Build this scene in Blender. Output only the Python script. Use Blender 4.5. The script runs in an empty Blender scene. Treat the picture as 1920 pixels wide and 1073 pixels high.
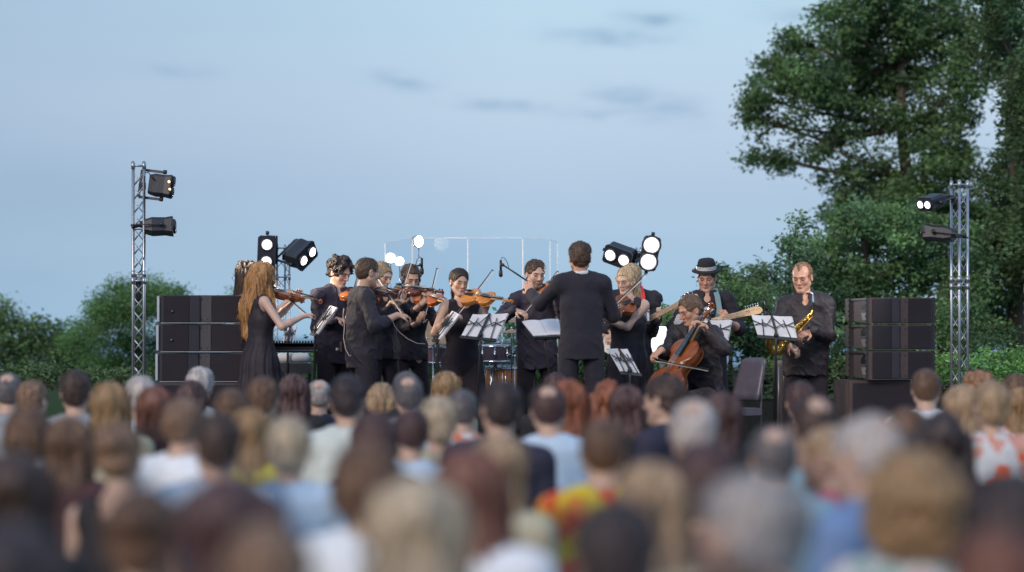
import bpy, bmesh, math, random
import numpy as np
from mathutils import Vector, Matrix
from math import sin, cos, pi, radians, sqrt
random.seed(7); RNG = np.random.default_rng(11)
SC = bpy.context.scene
COL = SC.collection
# ------------------------------------------------------------------ camera
F = 4516.0; CZ = 1.62; HY = 622.0; FLOOR = 0.5
cam_d = bpy.data.cameras.new('camera'); cam = bpy.data.objects.new('camera', cam_d); COL.objects.link(cam)
cam.location = (0, 0, CZ); cam.rotation_euler = (pi/2, 0, 0)
cam_d.sensor_width = 36; cam_d.lens = F/1920*36; cam_d.shift_y = (HY-536.5)/1920
cam_d.clip_end = 20000; cam_d.clip_start = 0.1
cam_d.dof.use_dof = True; cam_d.dof.focus_distance = 22.2; cam_d.dof.aperture_fstop = 84.7/92
SC.camera = cam
SC.view_settings.view_transform = 'Standard'; SC.view_settings.look = 'None'
SC.view_settings.exposure = 0.12; SC.view_settings.gamma = 1; SC.view_settings.use_curve_mapping = False
# ------------------------------------------------------------------ world
def srgb(r, g, b):
    f = lambda c: (c/255/12.92 if c/255 <= .04045 else ((c/255+.055)/1.055)**2.4)
    return (f(r), f(g), f(b), 1)
W = bpy.data.worlds.new('World'); SC.world = W; W.use_nodes = True
nt = W.node_tree; nt.nodes.clear(); N = nt.nodes.new; L = nt.links.new
def mth(op, a, b=None, c=None, clamp=False):
    n = N('ShaderNodeMath'); n.operation = op; n.use_clamp = clamp
    for i, v in enumerate((a, b, c)):
        if v is None: continue
        if isinstance(v, (int, float)): n.inputs[i].default_value = v
        else: L(v, n.inputs[i])
    return n.outputs[0]
def ramp(fac, stops):
    n = N('ShaderNodeValToRGB'); L(fac, n.inputs[0]); e = n.color_ramp.elements
    while len(e) < len(stops): e.new(.5)
    for i, (p, c) in enumerate(stops): e[i].position = p; e[i].color = c
    return n.outputs[0]
def mixc(fac, a, b, mode='MIX'):
    n = N('ShaderNodeMix'); n.data_type = 'RGBA'; n.blend_type = mode
    for k, v in ((0, fac), (6, a), (7, b)):
        if isinstance(v, (int, float, tuple)): n.inputs[k].default_value = v
        else: L(v, n.inputs[k])
    return n.outputs[2]
tc = N('ShaderNodeTexCoord'); sx = N('ShaderNodeSeparateXYZ'); L(tc.outputs['Generated'], sx.inputs[0])
ex, ey, ez = sx.outputs
el = mth('MULTIPLY', ez, 1/0.5, clamp=True)                 # z 0 .. 0.5
base = ramp(el, [(0, srgb(147, 187, 214)), (.055, srgb(155, 186, 211)), (.12, srgb(166, 189, 213)), (.18, srgb(180, 200, 221)),
                 (.27, srgb(178, 206, 225)), (.55, srgb(160, 190, 220)), (1, srgb(135, 170, 210))])
# slightly darker, more violet toward the left of the view, as dusk has it
sidef = mth('MULTIPLY_ADD', ex, -3.2, .0, clamp=True)
base = mixc(mth('MULTIPLY', sidef, .85), base, srgb(136, 162, 190))
az = mth('DIVIDE', ex, mth('MAXIMUM', ey, .05)); ev = mth('DIVIDE', ez, mth('MAXIMUM', ey, .05))
cv = N('ShaderNodeCombineXYZ'); L(mth('MULTIPLY', az, 28), cv.inputs[0]); L(mth('MULTIPLY', ev, 110), cv.inputs[1])
cn = N('ShaderNodeTexNoise'); L(cv.outputs[0], cn.inputs[0]); cn.inputs['Scale'].default_value = 2.2; cn.inputs['Detail'].default_value = 6; cn.inputs['Roughness'].default_value = .6
tot = None
for (px, py, rx, ry, s) in ((1140, 70, 105, 15, 1), (1225, 36, 60, 14, .9), (745, 152, 55, 16, .8), (330, 134, 70, 11, .55),
                            (935, 196, 90, 13, .7), (1160, 178, 60, 18, .7), (1260, 205, 90, 30, .5), (1120, 215, 80, 12, .5), (1500, 30, 80, 20, .4)):
    u = mth('MULTIPLY', mth('SUBTRACT', az, (px-960)/F), F/rx); v = mth('MULTIPLY', mth('SUBTRACT', ev, (HY-py)/F), F/ry)
    v = mth('ADD', v, mth('MULTIPLY', u, .35))
    r2 = mth('ADD', mth('MULTIPLY', u, u), mth('MULTIPLY', v, v))
    g = mth('MULTIPLY', mth('EXPONENT', mth('MULTIPLY', r2, -1.1)), s)
    tot = g if tot is None else mth('ADD', tot, g)
cm = mth('MULTIPLY', tot, mth('MULTIPLY_ADD', cn.outputs[0], 4.2, -1.45, clamp=True))
base = mixc(mth('MINIMUM', mth('MULTIPLY', cm, 1.1), .85), base, srgb(128, 162, 193))
bc = N('ShaderNodeTexNoise'); L(cv.outputs[0], bc.inputs[0]); bc.inputs['Scale'].default_value = .22; bc.inputs['Detail'].default_value = 3
base = mixc(mth('MULTIPLY_ADD', bc.outputs[0], 1.3, -.45, clamp=True), base, mixc(.45, base, srgb(186, 206, 224)))
sky = N('ShaderNodeTexSky'); sky.sky_type = 'NISHITA'; sky.sun_disc = False
sky.sun_elevation = radians(4); sky.sun_rotation = radians(215)
bg1 = N('ShaderNodeBackground'); L(base, bg1.inputs[0]); bg1.inputs[1].default_value = 1.07
bg2 = N('ShaderNodeBackground'); L(sky.outputs[0], bg2.inputs[0]); bg2.inputs[1].default_value = .05
mx = N('ShaderNodeMixShader'); mx.inputs[0].default_value = .04; L(bg1.outputs[0], mx.inputs[1]); L(bg2.outputs[0], mx.inputs[2])
wo = N('ShaderNodeOutputWorld'); L(mx.outputs[0], wo.inputs[0])
sund = bpy.data.lights.new('sun', 'SUN'); sund.energy = 1.9; sund.angle = radians(25); sund.color = (1, .83, .68)
sun = bpy.data.objects.new('sun', sund); COL.objects.link(sun); sun.rotation_euler = (radians(62), 0, radians(-28))

def P(px, py, d): return np.array([(px-960)/F*d, d, CZ+(HY-py)/F*d])
# ------------------------------------------------------------------ materials
MATS = {}
def mat(name, c, rough=.7, metal=0, var=.12, nscale=12, bump=0, bscale=60, sheen=0, emit=0, attr=False, stretch=None, spec=.5, sss=0, alpha=None, trans=0):
    if name in MATS: return MATS[name]
    m = bpy.data.materials.new(name); m.use_nodes = True; t = m.node_tree; n = t.nodes; b = n['Principled BSDF']
    b.inputs['Roughness'].default_value = rough; b.inputs['Metallic'].default_value = metal
    b.inputs['Specular IOR Level'].default_value = spec
    c = tuple(c[:3])+(1,)
    tcn = n.new('ShaderNodeTexCoord'); mp = n.new('ShaderNodeMapping'); t.links.new(tcn.outputs['Object'], mp.inputs[0])
    if stretch: mp.inputs['Scale'].default_value = stretch
    nz = n.new('ShaderNodeTexNoise'); nz.inputs['Scale'].default_value = nscale; nz.inputs['Detail'].default_value = 4
    t.links.new(mp.outputs[0], nz.inputs[0])
    mr = n.new('ShaderNodeMapRange'); mr.inputs[1].default_value = .25; mr.inputs[2].default_value = .75
    mr.inputs[3].default_value = 1-var; mr.inputs[4].default_value = 1+var; t.links.new(nz.outputs[0], mr.inputs[0])
    mu = n.new('ShaderNodeVectorMath'); mu.operation = 'SCALE'; t.links.new(mr.outputs[0], mu.inputs['Scale'])
    if attr:
        at = n.new('ShaderNodeAttribute'); at.attribute_name = 'Col'; t.links.new(at.outputs['Color'], mu.inputs[0])
    else: mu.inputs[0].default_value = c[:3]
    t.links.new(mu.outputs[0], b.inputs['Base Color'])
    if bump:
        bn = n.new('ShaderNodeTexNoise'); bn.inputs['Scale'].default_value = bscale; bn.inputs['Detail'].default_value = 3
        t.links.new(mp.outputs[0], bn.inputs[0])
        bm = n.new('ShaderNodeBump'); bm.inputs['Strength'].default_value = bump; bm.inputs['Distance'].default_value = .01
        t.links.new(bn.outputs[0], bm.inputs['Height']); t.links.new(bm.outputs[0], b.inputs['Normal'])
    if sheen: b.inputs['Sheen Weight'].default_value = sheen
    if sss: b.inputs['Subsurface Weight'].default_value = sss; b.inputs['Subsurface Radius'].default_value = (.02, .008, .004)
    if emit: b.inputs['Emission Color'].default_value = c; b.inputs['Emission Strength'].default_value = emit
    if trans: b.inputs['Transmission Weight'].default_value = trans
    MATS[name] = m; return m
M_SKIN = mat('skin', (.5, .3, .2), .48, var=.05, attr=True, bump=.05, bscale=150, sss=.06)
M_BLACK = mat('black_cotton', (.018, .0155, .028), .8, var=.3, bump=.3, bscale=40, sheen=.04)
M_BLACK2 = mat('black_trouser_cloth', (.018, .013, .022), .88, var=.2, bump=.15, sheen=.06)
M_NAVY = mat('navy_shirt_cloth', (.024, .02, .042), .75, var=.25, bump=.3, bscale=40, sheen=.04)
M_BROWNBLK = mat('dark_brown_satin', (.019, .014, .021), .62, var=.25, bump=.3, bscale=40, sheen=.03)
M_SUIT = mat('charcoal_suit_wool', (.019, .017, .03), .85, var=.15, bump=.15, bscale=150, sheen=.04)
M_DRESS = mat('black_chiffon', (.02, .014, .023), .7, var=.25, nscale=6, stretch=(6, 6, 1), sheen=.04)
M_WHITE = mat('white_cotton', (.75, .77, .8), .85, var=.04)
M_PLAST = mat('black_plastic', (.02, .02, .024), .45, var=.1)
M_GRILLE = mat('speaker_grille_cloth', (.015, .011, .019), .8, var=.12, bump=.3, bscale=400)
M_CAB = mat('speaker_cabinet_paint', (.042, .04, .053), .55, var=.15, bump=.15, bscale=300)
M_CABR = mat('warm_black_cabinet_paint', (.065, .045, .05), .6, var=.2, bump=.15, bscale=300)
M_ALU = mat('aluminium_tube', (.5, .52, .57), .38, metal=.85, var=.15, nscale=5)
M_STEEL = mat('dark_steel', (.12, .12, .14), .35, metal=.8)
M_CHROME = mat('chrome', (.75, .76, .8), .15, metal=1)
M_LAMPB = mat('lamp_housing_paint', (.025, .027, .04), .42, var=.2, bump=.1)
M_LENS = mat('lit_lamp_lens', (1, .98, .97), .3, emit=9, var=0)
M_GLINT = mat('amber_glint_glow', (1, .72, .35), .3, emit=2.5, var=0)  # glow for the painted glints on the upper left lamp
M_LENSOFF = mat('unlit_lamp_lens', (.05, .06, .07), .15)
M_PAPER = mat('sheet_paper', (.68, .68, .74), .8, var=.05)
M_VIOLIN = mat('violin_varnish', (.33, .085, .022), .22, var=.35, nscale=14, stretch=(1, 5, 1))
M_VIOLA = mat('amber_violin_varnish', (.5, .19, .04), .22, var=.3, nscale=14, stretch=(1, 5, 1))
M_VIOLIND = mat('dark_violin_varnish', (.11, .035, .022), .2, var=.35, nscale=14, stretch=(1, 5, 1))
M_CELLO = mat('cello_varnish', (.27, .075, .022), .2, var=.3, nscale=6, stretch=(1, 5, 1))
M_EBONY = mat('ebony', (.012, .012, .015), .3)
M_MAPLE = mat('maple_neck', (.62, .4, .2), .4, var=.15)
M_GOLD = mat('lacquered_brass', (.75, .45, .12), .2, metal=.95, var=.1)
M_BRONZE = mat('cymbal_bronze', (.5, .3, .16), .4, metal=.5, var=.25)
M_CABLE_W = mat('pale_cable', (.6, .52, .5), .5)
M_DECK = mat('stage_deck', (.05, .045, .045), .7, var=.3, bump=.2)
M_STRING = mat('string_metal', (.6, .6, .6), .3, metal=.9)
M_HORSE = mat('bow_hair', (.75, .7, .6), .6)
M_BOWST = mat('bow_stick_wood', (.09, .035, .025), .3)

# ------------------------------------------------------------------ object helpers
def tag(o, label=None, cat=None, group=None, kind=None):
    if label: o['label'] = label
    if cat: o['category'] = cat
    if group: o['group'] = group
    if kind: o['kind'] = kind
    return o
def empty(name, loc, label=None, cat=None, group=None):
    o = bpy.data.objects.new(name, None); COL.objects.link(o); o.location = Vector(loc); o.empty_display_size = .1
    return tag(o, label, cat, group)
class MB:
    def __init__(s): s.v = []; s.f = []; s.sm = []; s.mi = []; s.cur = 0; s.n = 0
    def add(s, v, f, smooth=False):
        v = np.asarray(v, float).reshape(-1, 3); s.v.append(v); b = s.n; s.n += len(v)
        for q in f: s.f.append([int(i)+b for i in q]); s.sm.append(smooth); s.mi.append(s.cur)
        return s
    def box(s, c, size, M=None, taper=None):
        x, y, z = [k/2 for k in size]; v = np.array([[i, j, k] for i in (-x, x) for j in (-y, y) for k in (-z, z)], float)
        if taper: v[v[:, 2] > 0, :2] *= taper
        if M is not None: v = v @ np.array(M).T
        v = v + np.array(c)
        return s.add(v, [(0, 1, 3, 2), (4, 6, 7, 5), (0, 4, 5, 1), (2, 3, 7, 6), (0, 2, 6, 4), (1, 5, 7, 3)])
    def bar(s, a, b, w, h, up=(0, 0, 1)):
        a = np.array(a, float); b = np.array(b, float); z = b-a; l = np.linalg.norm(z); z /= l
        x = np.cross(up, z); x = np.cross((1, 0, 0), z) if np.linalg.norm(x) < 1e-4 else x; x /= np.linalg.norm(x); y = np.cross(z, x)
        return s.box((a+b)/2, (w, h, l), np.stack([x, y, z], 1))
    def tube(s, pts, r, n=8, cap=True):
        pts = [np.array(p, float) for p in pts]; k = len(pts); rr = [r]*k if np.isscalar(r) else list(r); V = []; pr = None
        for i in range(k):
            t = pts[min(i+1, k-1)]-pts[max(i-1, 0)]; t = t/(np.linalg.norm(t)+1e-12)
            if pr is None:
                pr = np.cross(t, (0, 0, 1)); pr = np.cross(t, (1, 0, 0)) if np.linalg.norm(pr) < .05 else pr
            else: pr = pr-t*np.dot(pr, t)
            pr = pr/(np.linalg.norm(pr)+1e-12); q = np.cross(t, pr)
            for j in range(n):
                a = 2*pi*j/n; V.append(pts[i]+rr[i]*(cos(a)*pr+sin(a)*q))
        Fs = [(i*n+j, i*n+(j+1) % n, (i+1)*n+(j+1) % n, (i+1)*n+j) for i in range(k-1) for j in range(n)]
        if cap: Fs += [tuple(range(n))[::-1], tuple((k-1)*n+j for j in range(n))]
        return s.add(V, Fs, True)
    def cyl(s, a, b, r, r2=None, n=16): return s.tube([a, b], [r, r if r2 is None else r2], n)
    def lathe(s, prof, c, axis=(0, 0, 1), n=24):
        z = np.array(axis, float); z /= np.linalg.norm(z); x = np.cross(z, (0, 1, 0)); x = np.cross(z, (1, 0, 0)) if np.linalg.norm(x) < .05 else x
        x /= np.linalg.norm(x); y = np.cross(z, x); V = []
        for (r, h) in prof:
            for j in range(n): a = 2*pi*j/n; V.append(np.array(c)+z*h+r*(cos(a)*x+sin(a)*y))
        k = len(prof); return s.add(V, [(i*n+j, i*n+(j+1) % n, (i+1)*n+(j+1) % n, (i+1)*n+j) for i in range(k-1) for j in range(n)], True)
    def ball(s, c, r, n=12, sc=(1, 1, 1)):
        V = []; Fs = []; m = n//2+1
        for i in range(m):
            t = pi*i/(m-1)
            for j in range(n): a = 2*pi*j/n; V.append([c[0]+r*sc[0]*sin(t)*cos(a), c[1]+r*sc[1]*sin(t)*sin(a), c[2]+r*sc[2]*cos(t)])
        for i in range(m-1):
            for j in range(n): Fs.append((i*n+j, (i+1)*n+j, (i+1)*n+(j+1) % n, i*n+(j+1) % n))
        return s.add(V, Fs, True)
    def prism(s, poly, z0, z1, M=None, c=(0, 0, 0), dome=0):
        n = len(poly); p = np.array(poly, float)
        v = np.concatenate([np.c_[p, np.full(n, z0)], np.c_[p, np.full(n, z1)]])
        fs = [(i, (i+1) % n, n+(i+1) % n, n+i) for i in range(n)]
        cen = p.mean(0)
        # domed plates with inner rings following the outline
        rings = [(.82, .6), (.5, .95)]; vs = [v]; base = 2*n
        for top in (0, 1):
            prev = [top*n+i for i in range(n)]; z = z1 if top else z0; sg = 1 if top else -1
            for (k, hgt) in rings:
                ring = np.c_[p*np.array([k*.1+.9 if dome else k, k])+cen*0, np.full(n, z+sg*dome*hgt)]
                vs.append(ring); cur = [base+i for i in range(n)]; base += n
                for i in range(n):
                    q = (prev[i], prev[(i+1) % n], cur[(i+1) % n], cur[i]); fs.append(q if top else q[::-1])
                prev = cur
            fs.append(tuple(prev) if top else tuple(prev[::-1]))
        v = np.concatenate(vs)
        if M is not None: v = v @ np.array(M).T
        return s.add(v+np.array(c), fs)
    def mesh(s, name, mats):
        me = bpy.data.meshes.new(name); v = np.concatenate(s.v)
        me.from_pydata(v.tolist(), [], s.f); mats = mats if isinstance(mats, (list, tuple)) else [mats]
        for m in mats: me.materials.append(m)
        me.polygons.foreach_set('use_smooth', s.sm); me.polygons.foreach_set('material_index', s.mi); me.update(); return me
    def build(s, name, mats, parent=None, org=None):
        """world-coordinate geometry; the object's origin sits at org or its parent's origin"""
        o = bpy.data.objects.new(name, None); bpy.data.objects.remove(o)
        og = np.array(org if org is not None else (world_loc(parent) if parent else s.v[0].mean(0)))
        s.v = [np.concatenate(s.v)-og]
        o = bpy.data.objects.new(name, s.mesh(name, mats)); COL.objects.link(o)
        if parent: o.parent = parent; o.location = Vector(og)-Vector(world_loc(parent))
        else: o.location = Vector(og)
        return o
def world_loc(o):
    l = Vector((0, 0, 0))
    while o: l += o.location; o = o.parent
    return l
def copy_tree(o, parent=None):
    c = o.copy(); COL.objects.link(c); c.parent = parent
    for ch in list(o.children): copy_tree(ch, c)
    return c
def basis(xa, zh):
    x = np.array(xa, float); x /= np.linalg.norm(x); z = np.array(zh, float); z = z-x*np.dot(x, z); z /= np.linalg.norm(z)
    return np.stack([x, np.cross(z, x), z], 1)

# ------------------------------------------------------------------ SDF modelling
TAB = RNG.random((32, 32, 32)).astype(np.float32)
def vn(p, f):
    q = np.asarray(p, np.float32)*np.float32(f)+np.float32(100.3); i = np.floor(q).astype(np.int32); t = (q-i).astype(np.float32); t = t*t*(3-2*t); i &= 31; j = (i+1) & 31
    x0, y0, z0 = i.T; x1, y1, z1 = j.T; a, b, c = t.T
    l = lambda u, v, w: u+(v-u)*w
    return l(l(l(TAB[x0, y0, z0], TAB[x1, y0, z0], a), l(TAB[x0, y1, z0], TAB[x1, y1, z0], a), b),
             l(l(TAB[x0, y0, z1], TAB[x1, y0, z1], a), l(TAB[x0, y1, z1], TAB[x1, y1, z1], a), b), c)*2-1
f3 = lambda v: np.asarray(v, np.float32)
def cap(a, b, r1, r2=None, fl=None, s=1.0):
    a = f3(a); b = f3(b); r2 = r1 if r2 is None else r2; ab = b-a; L2 = float(ab@ab)+1e-9
    fl = None if fl is None else f3(fl)/np.linalg.norm(fl)
    def g(p):
        pa = p-a; t = np.clip(pa@ab/L2, 0, 1); q = pa-t[:, None]*ab
        if fl is None: return np.sqrt((q*q).sum(1))-(r1+(r2-r1)*t)
        y = q@fl; n2 = (q*q).sum(1)-y*y+(y/s)**2; return (np.sqrt(np.maximum(n2, 0))-(r1+(r2-r1)*t))*(.5+.5*s)
    return g
def ell(c, r, M=None):
    c = f3(c); r = f3(r)
    def g(p):
        q = p-c
        if M is not None: q = q@f3(M)
        k0 = np.sqrt(((q/r)**2).sum(1)); k1 = np.sqrt(((q/(r*r))**2).sum(1)); return k0*(k0-1)/np.maximum(k1, 1e-5)
    return g
def plane(c, n):
    c = f3(c); n = f3(n)/np.linalg.norm(n); return lambda p: (p-c)@n
def smin(a, b, k): 
    if k <= 0: return np.minimum(a, b)
    h = np.maximum(k-np.abs(a-b), 0)/k; return np.minimum(a, b)-h*h*k*.25
def sdf(items):
    def f(p):
        d = np.full(len(p), 9., np.float32)
        for it in items:
            g, k = it[0], it[1]; m = it[2] if len(it) > 2 else '+'
            if m == '+': d = smin(d, g(p), k)
            elif m == '-': d = -smin(-d, g(p), k)
            elif m == '&': d = -smin(-d, -g(p), k)
            elif m == 'd': d = d+g(p)
        return d
    return f
def iso(f, lo, hi, h):
    lo = np.array(lo, float)-2*h; hi = np.array(hi, float)+2*h; B = 8
    n = np.maximum(1, np.ceil((hi-lo)/(B*h)).astype(int))
    g = np.stack(np.meshgrid(*[np.arange(k) for k in n], indexing='ij'), -1).reshape(-1, 3)
    cen = (lo+(g+.5)*B*h).astype(np.float32); bc = np.concatenate([f(cen[i:i+200000]) for i in range(0, len(cen), 200000)])
    act = np.abs(bc) < 9.5*h+.012
    V = np.repeat(np.repeat(np.repeat(bc.reshape(n), B, 0), B, 1), B, 2).astype(np.float32); V = np.pad(V, ((0, 1),)*3, mode='edge')
    off = np.stack(np.meshgrid(*[np.arange(B+1)]*3, indexing='ij'), -1).reshape(-1, 3); ga = g[act]
    for s in range(0, len(ga), 400):
        gb = ga[s:s+400]; pts = (lo+(gb[:, None, :]*B+off[None])*h).reshape(-1, 3).astype(np.float32)
        vals = f(pts).reshape(-1, B+1, B+1, B+1)
        for q, (i, j, k) in enumerate(gb): V[i*B:i*B+B+1, j*B:j*B+B+1, k*B:k*B+B+1] = vals[q]
    V[0] = V[-1] = 1; V[:, 0] = V[:, -1] = 1; V[:, :, 0] = V[:, :, -1] = 1
    S = V < 0; c = S[:-1, :-1, :-1].astype(np.uint8)
    for (i, j, k) in [(0, 0, 1), (0, 1, 0), (0, 1, 1), (1, 0, 0), (1, 0, 1), (1, 1, 0), (1, 1, 1)]:
        c = c+S[i:i+c.shape[0], j:j+c.shape[1], k:k+c.shape[2]]
    idx = np.argwhere((c > 0) & (c < 8)); 
    if len(idx) == 0: return np.zeros((0, 3)), np.zeros((0, 4), int)
    cor = np.array([(i, j, k) for i in (0, 1) for j in (0, 1) for k in (0, 1)]); vals = np.stack([V[tuple((idx+o).T)] for o in cor], 1)
    acc = np.zeros((len(idx), 3)); cnt = np.zeros(len(idx))
    for a in range(8):
        for b in range(a+1, 8):
            if np.abs(cor[a]-cor[b]).sum() != 1: continue
            va, vb = vals[:, a], vals[:, b]; m = (va < 0) != (vb < 0); t = np.where(m, va/np.where(m, va-vb, 1), 0)
            acc += np.where(m[:, None], cor[a]+t[:, None]*(cor[b]-cor[a]), 0); cnt += m
    verts = lo+(idx+acc/cnt[:, None])*h
    vid = np.full(c.shape, -1, np.int32); vid[tuple(idx.T)] = np.arange(len(idx)); quads = []
    for ax in range(3):
        e = np.zeros(3, int); e[ax] = 1; sl0 = tuple(slice(0, -1) if i == ax else slice(None) for i in range(3)); sl1 = tuple(slice(1, None) if i == ax else slice(None) for i in range(3))
        E = np.argwhere(S[sl0] != S[sl1]); E = E[(E[:, (ax+1) % 3] > 0) & (E[:, (ax+2) % 3] > 0)]
        u = np.zeros(3, int); u[(ax+1) % 3] = 1; w = np.zeros(3, int); w[(ax+2) % 3] = 1
        q = np.stack([vid[tuple((E-u-w).T)], vid[tuple((E-w).T)], vid[tuple(E.T)], vid[tuple((E-u).T)]], 1)
        s0 = S[tuple(E.T)]; q[~s0] = q[~s0][:, ::-1]; quads.append(q)
    Q = np.concatenate(quads); Q = Q[(Q >= 0).all(1)]; return verts, Q
def bounds(pts, m): p = np.array(pts); return p.min(0)-m, p.max(0)+m
def mesh_np(name, v, q, mats, col=None, smooth=True):
    me = bpy.data.meshes.new(name); me.vertices.add(len(v)); me.vertices.foreach_set('co', np.asarray(v, np.float32).ravel())
    k = q.shape[1]; me.loops.add(q.size); me.loops.foreach_set('vertex_index', q.ravel().astype(np.int32)); me.polygons.add(len(q))
    me.polygons.foreach_set('loop_start', np.arange(0, q.size, k, dtype=np.int32)); me.polygons.foreach_set('loop_total', np.full(len(q), k, np.int32))
    me.polygons.foreach_set('use_smooth', np.full(len(q), smooth)); me.update(calc_edges=True); me.validate()
    for m in (mats if isinstance(mats, (list, tuple)) else [mats]): me.materials.append(m)
    if col is not None:
        at = me.color_attributes.new('Col', 'FLOAT_COLOR', 'POINT'); at.data.foreach_set('color', np.c_[col, np.ones(len(col))].astype(np.float32).ravel())
    return me
def obj_np(name, v, q, mats, parent, org, col=None):
    o = bpy.data.objects.new(name, mesh_np(name, np.asarray(v)-np.array(org), q, mats, col)); COL.objects.link(o)
    if parent: o.parent = parent; o.location = Vector(org)-world_loc(parent)
    else: o.location = Vector(org)
    return o
# ---------------- head
def hframe(yaw, pitch=0, roll=0):
    y = radians(yaw); p = radians(pitch); fw = np.array([sin(y), -cos(y), 0]); lt = np.array([cos(y), sin(y), 0]); up = np.array([0, 0, 1.])
    f2 = fw*cos(p)-up*sin(p); u2 = up*cos(p)+fw*sin(p); r = radians(roll)
    l2 = lt*cos(r)+u2*sin(r); u3 = u2*cos(r)-lt*sin(r); return np.stack([l2, f2, u3], 1)     # columns lateral, forward, up
def headfn(c, M, s=1., fem=False):
    c = f3(c); Mf = f3(M); J = .9 if fem else 1.
    it = [(ell((0, -.012, .03), (.076, .096, .083)), 0), (ell((0, .022, -.028), (.056*J, .066, .088)), .03),
          (cap((.05*J, .005, -.055), (.012, .07, -.1), .022, .018), .03), (cap((0, .07, -.1), (.01, .07, -.1), .017), .015),
          (ell((.038, .056, -.022), (.023, .022, .026)), .02), (cap((.008, .086, .022), (.04, .074, .018), .012), .012),
          (ell((.03, .1, -.001), (.018, .014, .012)), .01, '-'), (ell((.03, .074, -.001), (.015, .014, .0125)), .002),
          (cap((0, .087, .012), (0, .108, -.028), .007, .0115), .008), (cap((.003, .1, -.034), (.011, .095, -.034), .007), .006),
          (cap((0, .09, -.058), (.015, .084, -.06), .006), .006), (cap((0, .088, -.069), (.012, .084, -.068), .0068), .004),
          (ell((.078, -.008, -.008), (.009, .02, .032)), .006), (ell((.085, .0, -.006), (.006, .01, .016)), .004, '-')]
    g = sdf(it)
    def f(p):
        q = (p-c)@Mf/np.float32(s); q[:, 0] = np.abs(q[:, 0]); return g(q)*np.float32(s)
    return f
def facecol(c, M, s, base, brow=(.05, .03, .02), beard=None, lips=(.42, .12, .1), fem=False):
    base = np.array(base)
    def col(v):
        q = (np.asarray(v)-c)@M/s; x = np.abs(q[:, 0]); y = q[:, 1]; z = q[:, 2]; C = np.tile(base, (len(v), 1))
        def put(m, cc): C[:] = C*(1-m[:, None])+np.array(cc)*m[:, None]
        near = (np.sqrt((q**2).sum(1)) < .18) & (y > .03)
        g = lambda a, b: np.exp(-(a*a+b*b))
        put(near*.35*g((x-.04)/.02, (z+.03)/.02), base*np.array([1.05, .72, .68]))
        put(near*.3*g(x/.012, (z+.03)/.012), base*np.array([1.05, .7, .65]))
        put(near*np.clip(1.6*g((x-.03)/.017, (z-.021)/.0045), 0, .9), brow)
        put(near*np.clip(1.5*g((x-.03)/.013, (z+.001)/.0045), 0, .88), (.05, .03, .025))
        put(near*np.clip(1.1*g(x/(.016), (z+.063)/.0065), 0, .7), lips)
        put(near*np.clip(1.2*g(x/.016, (z+.0635)/.0017), 0, .55), (.16, .05, .045))
        if beard is not None:
            m = (np.sqrt((q**2).sum(1)) < .17)*np.clip((-z-.048-.35*np.clip(y-.07, 0, 1)*0)/.012, 0, 1)*(y > -.01)*np.clip((.05-np.abs(x)*0+.06), 0, 1)*9
            m = np.clip(m, 0, .8)*(1-np.clip(1.3*g(x/.017, (z+.063)/.007), 0, 1)); put(m, beard)
            m = near*np.clip(1.4*g(x/.025, (z+.05)/.005), 0, .75); put(m, beard)
        return C
    return col
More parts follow.
